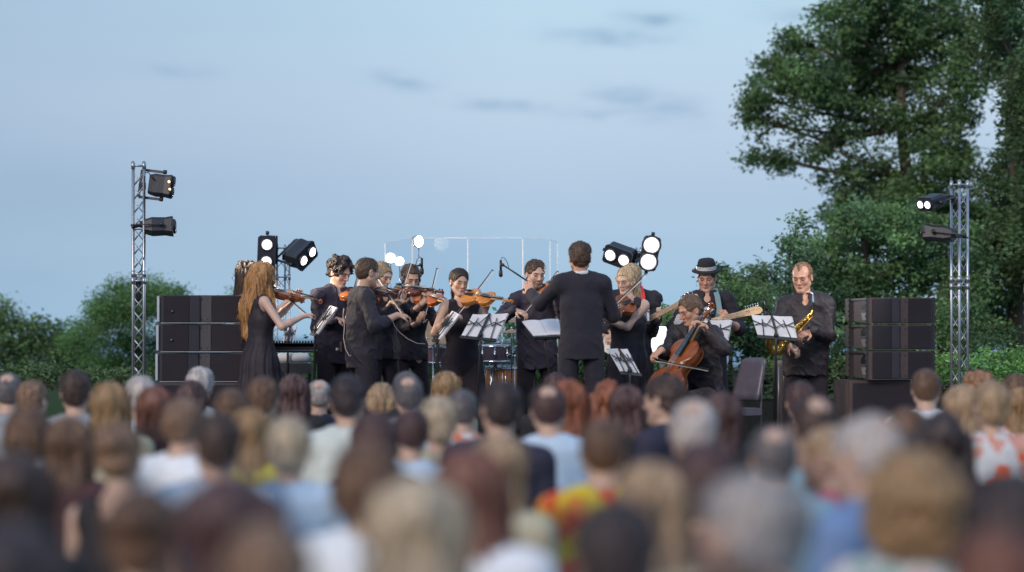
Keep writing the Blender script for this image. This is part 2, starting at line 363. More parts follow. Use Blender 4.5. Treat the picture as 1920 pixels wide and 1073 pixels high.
def hairfn(style, c, M, s=1., seed=0):
    c = f3(c); Mf = f3(M); o = f3([seed*3.1, seed*1.7, 0])
    cut = (ell((0, .122, -.018), (.08, .088, .1)), .012, '-'); ear = (ell((.082, .01, -.02), (.02, .022, .03)), .008, '-')
    top = (ell((0, -.016, .04), (.085, .105, .088)), 0); back = (ell((0, -.05, -.02), (.07, .058, .06)), .03)
    dsp = lambda fr, am, st=(1, 1, 1): (lambda p: am*vn(p*f3(st)+o, fr), 0, 'd')
    st = {
     'short': [top, back, cut, ear, dsp(38, .006), dsp(90, .003)],
     'crop': [(ell((0, -.014, .035), (.081, .101, .086)), 0), (ell((0, -.045, -.015), (.068, .056, .058)), .03), cut, ear, dsp(60, .003)],
     'part': [top, back, (ell((.03, .035, .1), (.05, .05, .028)), .03), cut, ear, dsp(38, .007, (1, 1, .4)), dsp(90, .003)],
     'curly': [(ell((0, -.01, .055), (.1, .115, .095)), 0), back, cut, ear, dsp(32, .022), dsp(75, .01)],
     'balding': [(ell((0, -.014, .035), (.082, .102, .087)), 0), (ell((0, -.045, -.015), (.069, .057, .058)), .03), (ell((0, -.09, .1), (.046, .045, .045)), .015, '-'), (ell((0, .05, .13), (.06, .08, .05)), .012, '-'), cut, ear, dsp(60, .003)],
     'backpull': [(ell((0, -.016, .042), (.083, .105, .088)), 0), (ell((0, -.085, .02), (.05, .05, .06)), .03), (cap((0, -.09, .0), (0, -.085, -.2), .035, .02), .03), cut, ear, dsp(30, .005, (2, 2, .5)), dsp(80, .002)],
     'bun': [top, back, (ell((0, -.11, .05), (.05, .045, .045)), .015), cut, ear, dsp(40, .006), dsp(90, .003)],
     'updo': [(ell((0, -.018, .042), (.083, .104, .088)), 0), back, (ell((0, -.085, .03), (.065, .055, .06)), .02), (cap((.07, .035, .04), (.075, .01, -.07), .018, .012), .02), cut, dsp(34, .010), dsp(75, .005)],
     'long': [top, (cap((0, -.04, 0), (0, -.055, -.3), .085, .085, (0, 1, 0), .6), .05), (cap((.065, .005, .0), (.085, .0, -.24), .03, .028), .04), cut, dsp(26, .012, (2.2, 2.2, .28)), dsp(70, .004, (2.2, 2.2, .28))],
     'longbig': [(ell((0, -.02, .045), (.091, .112, .093)), 0), (cap((0, -.04, 0), (0, -.05, -.33), .096, .12, (0, 1, 0), .55), .06), (cap((.068, .0, .0), (.1, .01, -.28), .035, .035), .05), cut, dsp(20, .02, (1.8, 1.8, .4)), dsp(60, .006, (2, 2, .3))],
     'bob': [(ell((0, -.02, .045), (.095, .112, .093)), 0), (ell((0, -.035, -.03), (.1, .083, .075)), .05), cut, dsp(26, .01, (1.8, 1.8, .5)), dsp(70, .004, (2, 2, .4))],
     'pixie': [(ell((0, -.02, .045), (.088, .107, .09)), 0), (ell((0, -.05, -.02), (.076, .06, .066)), .03), cut, dsp(26, .007, (1.5, 1.5, .6)), dsp(80, .003)],
     'afro': [(ell((0, -.025, .03), (.135, .135, .125)), 0), (ell((0, -.04, -.06), (.125, .1, .08)), .05), (ell((0, .13, -.03), (.078, .085, .1)), .02, '-'), dsp(22, .02), dsp(60, .01)],
     'pony': [top, back, (ell((0, -.115, .03), (.028, .028, .028)), .015), (cap((0, -.12, .02), (0, -.12, -.2), .032, .02), .02), cut, ear, dsp(34, .006), dsp(90, .003)],
     'receding': [(ell((0, -.014, .035), (.081, .101, .087)), 0), (ell((0, -.045, -.015), (.068, .056, .058)), .03), (ell((.045, .075, .075), (.035, .06, .05)), .02, '-'), cut, ear, dsp(45, .005), dsp(90, .002)],
    }[style]
    g = sdf(st)
    def f(p):
        q = (p-c)@Mf/np.float32(s); x = q[:, 0].copy(); q[:, 0] = np.abs(x); return g(q)*np.float32(s)
    return f
def strands(f, verts, n, L, hc, HM, curl=.15, wd=.0032, lift=.008, seed=0):
    r = np.random.default_rng(seed+5); p = f3(verts[r.integers(len(verts), size=n)]); Ln = L*(.35+.9*r.random(n)).astype(np.float32); e = .004; K = 7
    def grad(q):
        d0 = f(q); g = np.stack([f(q+f3(np.eye(3)[i]*e))-d0 for i in range(3)], 1); return d0, g/(np.linalg.norm(g, axis=1)[:, None]+1e-6)
    cr = f3(hc+HM[:, 2]*.13-HM[:, 1]*.03); lf = (lift*r.random(n)**3*2).astype(np.float32); wv = r.normal(size=(n, 3)).astype(np.float32); path = []; nor = []
    for k in range(K):
        d, g = grad(p); p = p-g*(d-.0015-lf*(k/K)**1.5)[:, None]; path.append(p.copy()); nor.append(g)
        away = p-cr; away /= np.linalg.norm(away, axis=1)[:, None]; t = away*.7+f3((0, 0, -1))*.6+wv*curl*.5; wv = wv*.6+r.normal(size=(n, 3)).astype(np.float32)*.7
        t = t-g*(t*g).sum(1)[:, None]; t /= np.linalg.norm(t, axis=1)[:, None]+1e-6; p = p+t*(Ln/K)[:, None]
    path = np.stack(path, 1); nor = np.stack(nor, 1); ok = (nor[:, :, 2].min(1) > -.45) & (np.linalg.norm(np.diff(path, axis=1), axis=2).max(1) < Ln/K*1.8+.004); path = path[ok]; nor = nor[ok]; n = len(path); tg = np.gradient(path, axis=1); w = np.cross(tg, nor); w /= np.linalg.norm(w, axis=2)[:, :, None]+1e-6; w = w*(wd*np.linspace(1, .25, K))[None, :, None]
    V = np.stack([path-w, path+w], 2).reshape(-1, 3); b = (np.arange(n)*2*K)[:, None]+(2*np.arange(K-1))[None]; b = b.reshape(-1); Q = np.stack([b, b+1, b+3, b+2], 1); return V, Q
def addstr(vq, sv): return np.concatenate([vq[0], sv[0]]), np.concatenate([vq[1], sv[1]+len(vq[0])])
def hand(w, tip, nrm, curl=55, s=1., thumb=1):
    """palm from wrist w toward tip; nrm is where the fingers curl to"""
    w = np.array(w, float); x = np.array(tip, float)-w; x /= np.linalg.norm(x); n = np.array(nrm, float); n = n-x*(n@x); n /= np.linalg.norm(n); l = np.cross(n, x)*thumb
    it = []; K = []; u = s
    for i, o in enumerate((-.03, -.01, .011, .03)):
        kn = w+x*(.088-.006*abs(i-1.4))*u+l*o*u; it.append((cap(w+x*.008+l*o*.5*u, kn, .0145*u, .0125*u, ), .02)); K.append(kn)
    fl = (.068, .078, .072, .056)
    for i, kn in enumerate(K[::-1]):
        p = kn; a = radians(curl*.45); c_ = radians(curl)*(.85+.1*i)
        for seg, q in ((.45, .0088), (.3, .0082), (.25, .0074)):
            dv = x*cos(a)+n*sin(a); p2 = p+dv*fl[i]*seg*u; it.append((cap(p, p2, q*u), .004)); p = p2; a += c_
    t0 = w+x*.025*u+l*.028*u; t1 = t0+(x*.55+l*.75+n*.35)*.04*u; t2 = t1+(x*.8+l*.1+n*.55)*.032*u
    it += [(cap(t0, t1, .0135*u, .011*u), .012), (cap(t1, t2, .0105*u, .0085*u), .004)]
    return it
def limb(s, hint, w, a, b):
    s = np.array(s, float); w = np.array(w, float); v = w-s; D = np.linalg.norm(v)
    if D > (a+b)*.985: w = s+v/D*(a+b)*.985; v = w-s; D = (a+b)*.985
    if D < abs(a-b)+.03: D = abs(a-b)+.03; 
    u = v/np.linalg.norm(v); t = (a*a-b*b+D*D)/(2*D); hh = sqrt(max(a*a-t*t, 1e-6)); h = np.array(hint, float)-s; h = h-u*(h@u); h /= (np.linalg.norm(h)+1e-9)
    return s+u*t+h*hh, w
# ------------------------------------------------------------------ people on stage
SKIN = (.55, .345, .26); SKINP = (.62, .41, .33); SKINR = (.6, .33, .24)
def torso(S, H, lt, fw, e, g=1., fem=False, hw=.18, down=0.):
    """flattened capsules from shoulders to hips, grown by e"""
    up = (S-H)/np.linalg.norm(S-H); l = lambda t: S+(H-S)*t
    ch, wa, hi = (.145, .118, .15) if fem else (.155, .145, .15)
    ch, wa, hi = ch*g+e, wa*g+e, hi*g+e
    it = [(cap(l(.12), l(.38), ch*.93, ch, fw, .66), 0), (cap(l(.38), l(.7), ch, wa, fw, .7), .04), (cap(l(.7), l(1.0), wa, hi, fw, .75), .05),
          (cap(S-lt*(hw-.02), S+lt*(hw-.02), .05+e), .06), (cap(S+up*.0, S+up*.05-fw*.01, .07+e*.5, .05+e*.3), .04)]
    if fem: it.append((ell(l(.36)+fw*.07, (.125+e, .06+e, .065+e), np.stack([lt, fw, up], 1)), .03))
    elif g > 1.1: it.append((ell(l(.72)+fw*.06, (.14*g, .1*g, .15), np.stack([lt, fw, up], 1)), .06))
    if down: it.append((cap(H, H-np.array([0, 0, down]), hi, hi*1.03, fw, .75), .04))
    return it
def fine_box(f, c, r, h, coarse):
    lo = np.array(c)-r; hi = np.array(c)+r; v, q = iso(f, lo+2*h, hi-2*h, h)
    fc = v[q].mean(1); ok = ((fc > lo+2.2*h) & (fc < hi-2.2*h)).all(1); q = q[ok]
    cv, cq = coarse; fc = cv[cq].mean(1); ins = ((fc > lo+.012+2*h) & (fc < hi-.012-2*h)).all(1); cq = cq[~ins]
    return (np.concatenate([cv, v]), np.concatenate([cq, q+len(cv)]))
def compact(v, q):
    u, inv = np.unique(q.ravel(), return_inverse=True); return v[u], inv.reshape(q.shape)
def crease(o, k=1.):
    rot = f3([[.8, .45, -.4], [-.3, .85, .42], [.52, -.2, .83]])
    def g(p):
        a = vn((p@rot)*f3((1, 1, .45))+o, 10); b = vn((p@rot.T)*f3((.6, 1, 1))+o*2, 17)
        return k*(.007*vn(p+o, 8)-.016*(1-np.abs(a))**5+.006-.009*(1-np.abs(b))**5+.0025*vn(p, 40))
    return g
def person(label, d, head, look, yaw, sc, arms, hair, hcol, skin=SKIN, top=M_BLACK, bot=M_BLACK2, s=1., fem=False, girth=1., sleeve=1., style='shirt',
           hem=.1, hip=None, knees=None, beard=None, brow=(.04, .025, .02), hw=None, hairextra=None, lips=(.42, .14, .12), headopts=None):
    hc = P(head[0], head[1], d+head[2]); HM = hframe(*look); hs = s*(.98 if fem else 1.0)*1.04
    S = P(sc[0], sc[1], d+(sc[2] if len(sc) > 2 else 0)); y = radians(yaw); fw = np.array([sin(y), -cos(y), 0]); lt = np.array([cos(y), sin(y), 0]); hw = hw or (.165 if fem else .185)*s
    H = P(hip[0], hip[1], d+hip[2]) if hip else S+np.array([0, 0, -.47*s])
    SL, SR = S+lt*hw, S-lt*hw; root = empty('person', (S[0], S[1], FLOOR+.004), label, 'person')
    g = lambda t: P(t[0], t[1], d+t[2]); A = []
    for sh, a, sg in ((SL, arms[0], -1), (SR, arms[1], 1)):
        w0 = g(a[1]); e, w = limb(sh, g(a[0]), w0, .285*s, .255*s)
        if np.linalg.norm(w-w0) > .03: print('REACH', label[:30], round(float(np.linalg.norm(w-w0)), 2))
        tip = g(a[2])+(w-w0); A.append((sh, e, w, tip, a[3], a[4], sg, a[5] if len(a) > 5 else 1))
    if knees is None:
        K = [H+lt*.095*sg*s+np.array([0, 0, -.02]) for sg in (1, -1)]; LL = H[2]-FLOOR
        legs = [(k, k+fw*.02+lt*.02*sg-np.array([0, 0, LL*.47]), np.array([*(k+lt*.03*sg)[:2], FLOOR+.09])) for k, sg in zip(K, (1, -1))]
    else: legs = [(H+lt*.09*sg, g(kn), g(an)) for sg, (kn, an) in zip((1, -1), knees)]
    # body
    it = torso(S, H, lt, fw, -.008, girth, fem, hw); nk = S+(hc-S)*.25
    it.append((cap(S-fw*.01, hc-HM[:, 2]*.05*hs-HM[:, 1]*.015, .057*s if not fem else .047*s, .052*s if not fem else .044*s), .03))
    hf = headfn(hc, HM, hs, fem); it.append((hf, .015))
    for (sh, e, w, *_r) in A:
        k = .85 if fem else 1.; it += [(cap(sh, e, .05*k*s, .039*k*s), .03), (cap(e, e+(w-e)*.35, .039*k*s, .039*k*s), .02), (cap(e+(w-e)*.35, w, .039*k*s, .026*k*s), .02)]
    for (a, b, c) in legs: it += [(cap(a, b, .08*s, .055*s), .04), (cap(b, c, .053*s, .04*s), .03)]
    for (sh, e, w, tip, nrm, curl, sg, th) in A: it += [(q[0], q[1] if i else .01) for i, q in enumerate(hand(w, tip, nrm, curl, (.92 if fem else 1.)*s, sg*th))]
    f = sdf(it); pts = [hc, H, S]+[p for a in A for p in a[:4]]+[p for l_ in legs for p in l_]; lo, hi = bounds(pts, .16)
    vq = iso(f, lo, hi, .014)
    vq = fine_box(f, hc+np.array([0, 0, -.02]), .165*hs, .0052, vq)
    for a in A:
        cc = a[2]+(a[3]-a[2])/np.linalg.norm(a[3]-a[2])*.06; vq = fine_box(f, cc, .115, .0062, vq)
        if sleeve < .9: vq = fine_box(f, (a[1]+a[2])/2, .1, .009, vq)
    v, q = compact(*vq); obj_np('body', v, q, M_SKIN, root, world_loc(root), facecol(hc, HM, hs, skin, brow, beard, lips, fem)(v))
    # hair
    if hair:
        hf2 = hairfn(hair, hc, HM, hs, random.random()*9); items = [(hf2, 0)]
        ext = [hc+HM[:, 1]*-.17*hs, hc-HM[:, 2]*.2*hs]
        if hairextra: ex_, pts_ = hairextra(hc, HM, g); items += ex_; ext += pts_
        fh = sdf(items); lo, hi = bounds([hc]+ext, .15); v, q = iso(fh, lo, hi, .006); LS = .3 if hairextra and hair == 'long' else (.1 if hair in ('updo', 'backpull') else .05); v, q = addstr((v, q), strands(fh, v, 900 if LS < .2 else 1600, LS, hc, HM, .7 if hair == 'curly' else .22, .0028, 0.010 if LS < .2 else .009, int(abs(hc[0])*100))); obj_np('hair', v, q, hcol, root, world_loc(root))
    # clothes
    up = (S-H)/np.linalg.norm(S-H)
    if style in ('shirt', 'jacket'):
        ee = .016 if style == 'shirt' else .028
        it = torso(S, H, lt, fw, ee+.004, girth, fem, hw, down=hem); it += [(cap(S+up*.075+lt*.045*q_, S+lt*(hw-.01)*q_+up*.012, .035, .05), .04) for q_ in (1, -1)]; 
        for (sh, e, w, *_r) in A:
            r1, r2, r3 = (.062, .054, .043) if style == 'shirt' else (.064, .056, .046)
            if fem: r1, r2, r3 = r1*.86, r2*.86, r3*.86
            it.append((cap(sh, e, r1*s, r2*s), .035))
            if sleeve > 0: we = e+(w-e)*sleeve; it += [(cap(e, we, r2*s, r3*s+.004), .025), (plane(we, (w-e)), .002, 'armcut')]
        core = []; cuts = []
        arm_items = [x for x in it if not (len(x) > 2)]
        hz = H-np.array([0, 0, hem-.02])
        arm_items += [(plane(hz, (0, 0, -1)), .004, '&'), (cap(S+up*.015, hc, .058 if not fem else .062, .06), .006, '-'),
                      (ell(S+up*.045+fw*.085, (.034, .06, .06) if style == 'shirt' else (.05, .07, .05), np.stack([lt, fw, up], 1)), .008, '-')]
        for (sh, e, w, *_r) in A:
            if sleeve > 0:
                we = e+(w-e)*(sleeve-.02); dd = (w-e)/np.linalg.norm(w-e); arm_items.append((cap(we+dd*.03, we+dd*.2, .034), .003, '-'))
        o = f3([random.random()*20]*3)
        arm_items.append((crease(o, .85 if style == 'shirt' else .3), 0, 'd'))
        if style == 'shirt':
            ring = []; nb = S+up*.055+ (hc-S)*.08
            for a in np.linspace(-150, 150, 9):
                t = radians(a); ring.append(nb+lt*sin(t)*.066-fw*cos(t)*.066+up*(.012*cos(t)-.012))
            for a, b in zip(ring[:-1], ring[1:]): arm_items.append((cap(a, b, .012, .012), .012))
            for sg in (1, -1): arm_items.append((cap(nb+fw*.058+lt*.03*sg-up*.02, nb+fw*.085+lt*.06*sg-up*.055, .014, .008), .01))
            for k in range(6): 
                pb = S+(H-S)*(.14+.15*k)+fw*((.155*girth+ee)*.66*.83+.012); arm_items.append((cap(pb, pb-up*.06, .008), .006))
        else:
            nb = S+up*.045
            for sg in (1, -1): arm_items.append((cap(nb+lt*.055*sg, nb+fw*.12+lt*.035*sg-up*.22, .016, .01), .012))
            arm_items.append((cap(nb-fw*.05+lt*.05-up*.0, nb-fw*.05-lt*.05, .022, .022), .02))
            arm_items.append((cap(H-fw*.17+up*.05, H-fw*.17-up*.3, .006), .006, '-'))
        fs = sdf(arm_items); lo, hi = bounds([S, H-up*hem, S-fw*.1, S+fw*.15]+[p for a in A for p in a[:3]], .17)
        v, q = iso(fs, lo, hi, .0085); obj_np('shirt' if style == 'shirt' else 'jacket', v, q, top, root, world_loc(root))
        if style == 'jacket':
            cb = [nb+up*.045+ (lt*sin(t)*.06-fw*cos(t)*.062) for t in np.linspace(-2.2, 2.2, 9)]
            m = MB(); m.tube(cb, .02, 8); m.build('shirt_collar', M_WHITE, root)
    else:
        it = torso(S, H, lt, fw, .012, girth, fem, hw)
        it = [x for i, x in enumerate(it) if i != 4]; it[3] = (cap(S-lt*(hw-.055)-up*.01, S+lt*(hw-.055)-up*.01, .058), .05)
        if style == 'dress':
            L0 = S+(H-S)*.66; zb = FLOOR+hem; B0 = np.array([H[0], H[1], zb])
            rb = .3
            it.append((cap(L0, L0+(B0-L0)*.3, .13*s, .185, fw, .85), .03)); it.append((cap(L0+(B0-L0)*.3, B0, .185, rb, fw, .85), .04))
            def pl(p):
                t = np.clip((L0[2]-p[:, 2])/(L0[2]-zb), 0, 1); a = np.arctan2((p-f3(L0))@f3(fw), (p-f3(L0))@f3(lt)); a = a+.25*vn(p, 5)
                return t**.7*(.012*np.sin(a*13)+.007*np.sin(a*29+1))
            it += [(pl, 0, 'd'), (plane(B0, (0, 0, -1)), .004, '&')]
        it += [(cap(S+up*.03, hc, .085, .08), .006, '-'), (ell(S+up*.05+fw*.08, (.075, .08, .07), np.stack([lt, fw, up], 1)), .008, '-')]
        for sg in (1, -1): it.append((ell(S+lt*sg*(hw+.012)-up*.045, (.035, .09, .075), np.stack([lt, fw, up], 1)), .008, '-'))
        for sg in (1, -1): it.append((cap(S+lt*sg*(hw-.07)+up*.03+fw*.06, S+lt*sg*(hw-.07)-up*.06-fw*.09, .018), .02)) if style == 'tank' else 0
        o = f3([random.random()*20]*3); it.append((lambda p: .004*vn(p+o, 14)+.002*vn(p, 34), 0, 'd'))
        fs = sdf(it); lo, hi = bounds([S, H, np.array([H[0]-.22, H[1]-.2, H[2]]), np.array([H[0]+.22, H[1]+.2, (FLOOR+hem+.05) if style == 'dress' else H[2]])], .17)
        v, q = iso(fs, lo, hi, .0085); obj_np('dress' if style == 'dress' else 'sleeveless_top', v, q, top, root, world_loc(root))
    if style != 'dress':
        wide = style == 'tank'; it = [(cap(H+up*.02, H, .12*girth, .148*girth, fw, .72), 0)]
        for (a, b, c) in legs:
            c2 = c+np.array([0, 0, .0 if knees else -.05])
            it += [(cap(a, b, (.086 if not wide else .098)*s, .08 if not wide else .115, fw, .95), .03), (cap(b, c2, .083 if not wide else .115, .085 if not wide else .16), .03)]
            it.append((plane(c2, c2-b), .003, '&'))if False else 0
        it.append((lambda p: .006*vn(p*f3((1.6, 1.6, .5))+3, 12)+.003*vn(p+7, 28), 0, 'd')); it = [x for x in it if x]
        if not knees: it.append((plane((0, 0, FLOOR+.02), (0, 0, -1)), .003, '&'))
        fs = sdf(it); lo, hi = bounds([H]+[p for l_ in legs for p in l_], .2); v, q = iso(fs, lo, hi, .011); obj_np('trousers', v, q, bot, root, world_loc(root))
    for (a, b, c) in legs:
        m = MB(); cc = np.array([c[0], c[1], FLOOR+.045]); Mx = np.stack([fw, lt, [0, 0, 1.]], 1)
        k = MB().ball((0, 0, 0), 1, 12, (.14, .048, .045)); vv = np.concatenate(k.v); vv[:, 2] = np.maximum(vv[:, 2], -.035); m.add(vv@Mx.T+cc+fw*.06-np.array([0, 0, .006]), k.f, True)
        m.build('shoe', M_PLAST, root)
    return root, A, dict(S=S, H=H, fw=fw, lt=lt, up=up, hc=hc, HM=HM, g=g)

# ------------------------------------------------------------------ instruments
VOUT = [(0, .0), (0, .045), (.02, .08), (.07, .103), (.12, .098), (.155, .072), (.175, .056), (.2, .053), (.225, .06), (.25, .076), (.29, .084), (.33, .075), (.355, .045), (.356, .02)]
def violin(kind, chin, scroll, up, d, label, wood, k=1.0, thick=.035, cat='violin'):
    a = P(chin[0], chin[1], d+chin[2]); b = P(scroll[0], scroll[1], d+scroll[2]); B = basis(b-a, up)
    root = empty(kind, a, label, cat)
    T = lambda p: a+B@(np.array(p, float)*k)
    TV = lambda L_: np.array([T(p) for p in L_])
    # outline smooth
    pts = [(x, y) for x, y in VOUT]+[(x, -y) for x, y in VOUT[::-1]][:-1]
    out = []
    n = len(pts)
    for i in range(n):
        p0, p1, p2, p3 = [np.array(pts[(i+j-1) % n]) for j in range(4)]
        for t in (0, .33, .66): out.append(.5*((2*p1)+(p2-p0)*t+(2*p0-5*p1+4*p2-p3)*t*t+(3*p1-p0-3*p2+p3)*t**3))
    out = np.array(out); th = thick/k if k > 1.5 else thick; cx = np.array([.18, 0])
    def ringed(m, z0, z1, sc):
        o2 = (out-cx)*sc+cx; n = len(o2); v = [*[(x, y, z0) for x, y in o2], *[(x, y, z1) for x, y in o2]]; fs = [(i, (i+1) % n, n+(i+1) % n, n+i) for i in range(n)]
        prev = list(range(n, 2*n)); 
        for (q, dz) in ((.9, .003), (.7, .009), (.35, .013)):
            o3 = (o2-cx)*np.array([q, q])+cx; base = len(v); v += [(x, y, z1+dz) for x, y in o3]; cur = list(range(base, base+n)); fs += [(prev[i], prev[(i+1) % n], cur[(i+1) % n], cur[i]) for i in range(n)]; prev = cur
        fs.append(tuple(prev)); prev = list(range(n))
        for (q, dz) in ((.9, .003), (.6, .009)):
            o3 = (o2-cx)*q+cx; base = len(v); v += [(x, y, z0-dz) for x, y in o3]; cur = list(range(base, base+n)); fs += [(prev[i], cur[i], cur[(i+1) % n], prev[(i+1) % n]) for i in range(n)]; prev = cur
        fs.append(tuple(prev[::-1])); m.add(TV(v), fs, True)
    m = MB(); ringed(m, -th, -.002, .97); ringed(m, -.004, 0, 1.0); ringed(m, -th-.003, -th, 1.0); m.build('soundbox', wood, root)
    nz = lambda x: .012+.016*(x-.3)*0
    m = MB(); m.tube([T((.345, 0, -.006)), T((.42, 0, .002)), T((.49, 0, .002))], [.016*k, .012*k, .011*k], 8); m.build('neck', M_MAPLE if wood is not M_VIOLIND else wood, root)
    m = MB(); m.add(TV([(.24, -.02, .024), (.24, .02, .024), (.49, .012, .014), (.49, -.012, .014), (.24, -.018, .031), (.24, .018, .031), (.49, .0105, .02), (.49, -.0105, .02)]),
                    [(0, 1, 2, 3), (7, 6, 5, 4), (0, 4, 5, 1), (1, 5, 6, 2), (2, 6, 7, 3), (3, 7, 4, 0)]); m.build('fingerboard', M_EBONY, root)
    m = MB(); sp = [(.488, .0), (.52, -.004), (.55, -.012), (.575, -.012)]; m.tube([T((x, 0, z)) for x, z in sp], [.012*k, .012*k, .01*k, .01*k], 8)
    cs = []
    for i in range(14): t = i/13*4.2*pi/2*1.1; r = .019*(1-t/9); cs.append(T((.58+r*sin(t)*1.0, 0, -.008+.0-r*cos(t))))
    m.tube(cs, [.0095*k*(1-.04*i) for i in range(14)], 6); m.build('scroll', wood, root)
    for i, x in enumerate((.508, .522, .536, .55)):
        m = MB(); sg = 1 if i % 2 else -1; m.cyl(T((x, 0, -.006)), T((x, sg*.035, -.006)), .003*k, n=6); m.ball(T((x, sg*.038, -.006)), .009*k, 8); m.build('peg', M_EBONY, root)
    m = MB(); m.add(TV([(.03, -.012, .014), (.03, .012, .014), (.125, .022, .018), (.125, -.022, .018), (.03, -.009, .021), (.03, .009, .021), (.125, .018, .025), (.125, -.018, .025)]),
                    [(0, 3, 2, 1), (7, 4, 5, 6), (0, 1, 5, 4), (1, 2, 6, 5), (2, 3, 7, 6), (3, 0, 4, 7)]); m.build('tailpiece', M_EBONY, root)
    m = MB(); m.add(TV([(.19, -.022, .01), (.19, .022, .01), (.195, .022, .01), (.195, -.022, .01), (.19, -.018, .036), (.19, .018, .036), (.194, .018, .036), (.194, -.018, .036)]),
                    [(0, 3, 2, 1), (7, 4, 5, 6), (0, 1, 5, 4), (1, 2, 6, 5), (2, 3, 7, 6), (3, 0, 4, 7)]); m.build('bridge', M_MAPLE, root)
    m = MB()
    for y in (-.009, -.003, .003, .009): m.tube([T((.12, y, .024)), T((.192, y*1.6, .038)), T((.5, y*.8, .021))], .0012*k, 4)
    o = m.build('strings', M_STRING, root); o['kind'] = 'stuff'
    for sg in (1, -1):
        m = MB(); m.tube([T((.17+.028*t, sg*(.036+.008*sin(t*2.4)), .0105)) for t in np.linspace(-1, 1, 7)], [.003*k]*7, 5); m.build('sound_hole', M_EBONY, root)
    if k < 1.5:
        m = MB(); m.ball(T((.035, .045, .02)), 1*k, 12, (.032, .03, .009)); m.build('chin_rest', M_EBONY, root)
    return root, T
def bow(frog, tip, d, label, L=.74):
    a = P(frog[0], frog[1], d+frog[2]); b = P(tip[0], tip[1], d+tip[2]); u = (b-a)/np.linalg.norm(b-a); a0 = a-u*.03; b = a+u*L
    root = empty('bow', a, label, 'bow'); n = np.cross(u, (0, -1, 0)); n /= np.linalg.norm(n); 
    if n[2] > 0: n = -n
    st = [a0+(b-a0)*t-n*(-.016*sin(pi*t)*.8) for t in np.linspace(0, 1, 9)]
    m = MB(); m.tube(st, [.0055]*6+[.005, .0045, .004], 6); m.tube([b, b+n*.02], [.006, .003], 6); m.build('stick', M_BOWST, root)
    m = MB(); m.bar(a+n*.022, b+n*.02, .007, .0035, (0, -1, 0)); m.build('bow_hair', M_HORSE, root)
    m = MB(); m.bar(a+n*.012, a+u*.05+n*.012, .014, .022, (0, -1, 0)); m.build('frog', M_EBONY, root)
    return root
def cello(d):
    r, T = violin('cello', (1232, 741, -.42), (1333, 572, -.02), (-.62, -.68, .2), d, 'brown cello held upright by the seated man', M_CELLO, 1.0, cat='cello')
    return r
def egit(kind, c, head, d, label, bodym, cat, blen=.42, neckm=M_MAPLE, width=.32, nl=None):
    a = P(c[0], c[1], d+c[2]); b = P(head[0], head[1], d+head[2]); B = basis(b-a, (0, -1, .25)); Ln = np.linalg.norm(b-a); root = empty(kind, a, label, cat); T = lambda p: a+B@np.array(p, float)
    o = [(-.2, 0), (-.195, .09), (-.15, .15), (-.08, .16), (0, .115), (.06, .13), (.13, .15), (.19, .14), (.2, .11), (.14, .075), (.12, .03), (.12, -.03), (.13, -.07), (.17, -.09), (.16, -.125), (.09, -.13), (0, -.11), (-.08, -.15), (-.15, -.15), (-.195, -.09)]
    m = MB(); m.prism([(x, y*width/.32) for x, y in o], -.022, .022, B, a); m.build('guitar_body', bodym, root)
    m = MB(); m.add([T(p) for p in [(-.05, -.06, .0235), (.1, -.07, .0235), (.11, .05, .0235), (-.04, .07, .0235), (-.05, -.06, .026), (.1, -.07, .026), (.11, .05, .026), (-.04, .07, .026)]], [(0, 3, 2, 1), (4, 5, 6, 7), (0, 1, 5, 4), (1, 2, 6, 5), (2, 3, 7, 6), (3, 0, 4, 7)]); m.build('pickguard', M_WHITE, root)
    hx = Ln-.17
    m = MB(); v = [T(p) for p in [(.06, -.03, .012), (.06, .03, .012), (hx, .022, .012), (hx, -.022, .012), (.06, -.028, .034), (.06, .028, .034), (hx, .021, .026), (hx, -.021, .026)]]
    m.add(v, [(0, 1, 2, 3), (7, 6, 5, 4), (0, 4, 5, 1), (1, 5, 6, 2), (2, 6, 7, 3), (3, 7, 4, 0)]); m.build('neck', neckm, root)
    m = MB(); m.prism([(hx, -.022), (hx+.03, -.035), (hx+.15, -.045), (hx+.18, -.02), (hx+.17, .012), (hx+.13, .03), (hx+.03, .03), (hx, .022)], .006, .02, B, a); m.build('headstock', neckm, root)
    for i in range(6 if cat == 'guitar' else 4):
        x = hx+.03+i*(.024 if cat == 'guitar' else .036); m = MB(); m.cyl(T((x, .02, .013)), T((x, .05, .013)), .003, n=6); m.ball(T((x, .055, .013)), .0075, 8); m.cyl(T((x, .008, .02)), T((x, .008, .03)), .004, n=6); m.build('tuning_peg', M_CHROME, root)
    m = MB()
    for i in range(12): x = .1+(hx-.1)*(1-.84**(i+.3)) if False else hx-(hx-.12)*(1-2**(-(i+1)/9.)); m.bar(T((x, -.021, .031)), T((x, .021, .031)), .003, .003)
    q = m.build('frets', M_STRING, root); q['kind'] = 'stuff'
    m = MB()
    for y in np.linspace(-.016, .016, 6 if cat == 'guitar' else 4): m.tube([T((-.1, y, .035)), T((hx+.06, y, .031))], .0011, 4)
    q = m.build('strings', M_STRING, root); q['kind'] = 'stuff'
    return root, T
def strap(pts, w, m_, parent, nm='strap'):
    pts = [np.array(p) for p in pts]; m = MB(); V = []
    for i, p in enumerate(pts):
        t = pts[min(i+1, len(pts)-1)]-pts[max(0, i-1)]; x = np.cross(t, (0, 1, 0)); x /= np.linalg.norm(x); V += [p-x*w/2, p+x*w/2, p+x*w/2+np.array([0, .003, 0]), p-x*w/2+np.array([0, .003, 0])]
    Fs = []
    for i in range(len(pts)-1):
        for j in range(4): Fs.append((4*i+j, 4*i+(j+1) % 4, 4*i+4+(j+1) % 4, 4*i+4+j))
    m.add(V, Fs); return m.build(nm, m_, parent)
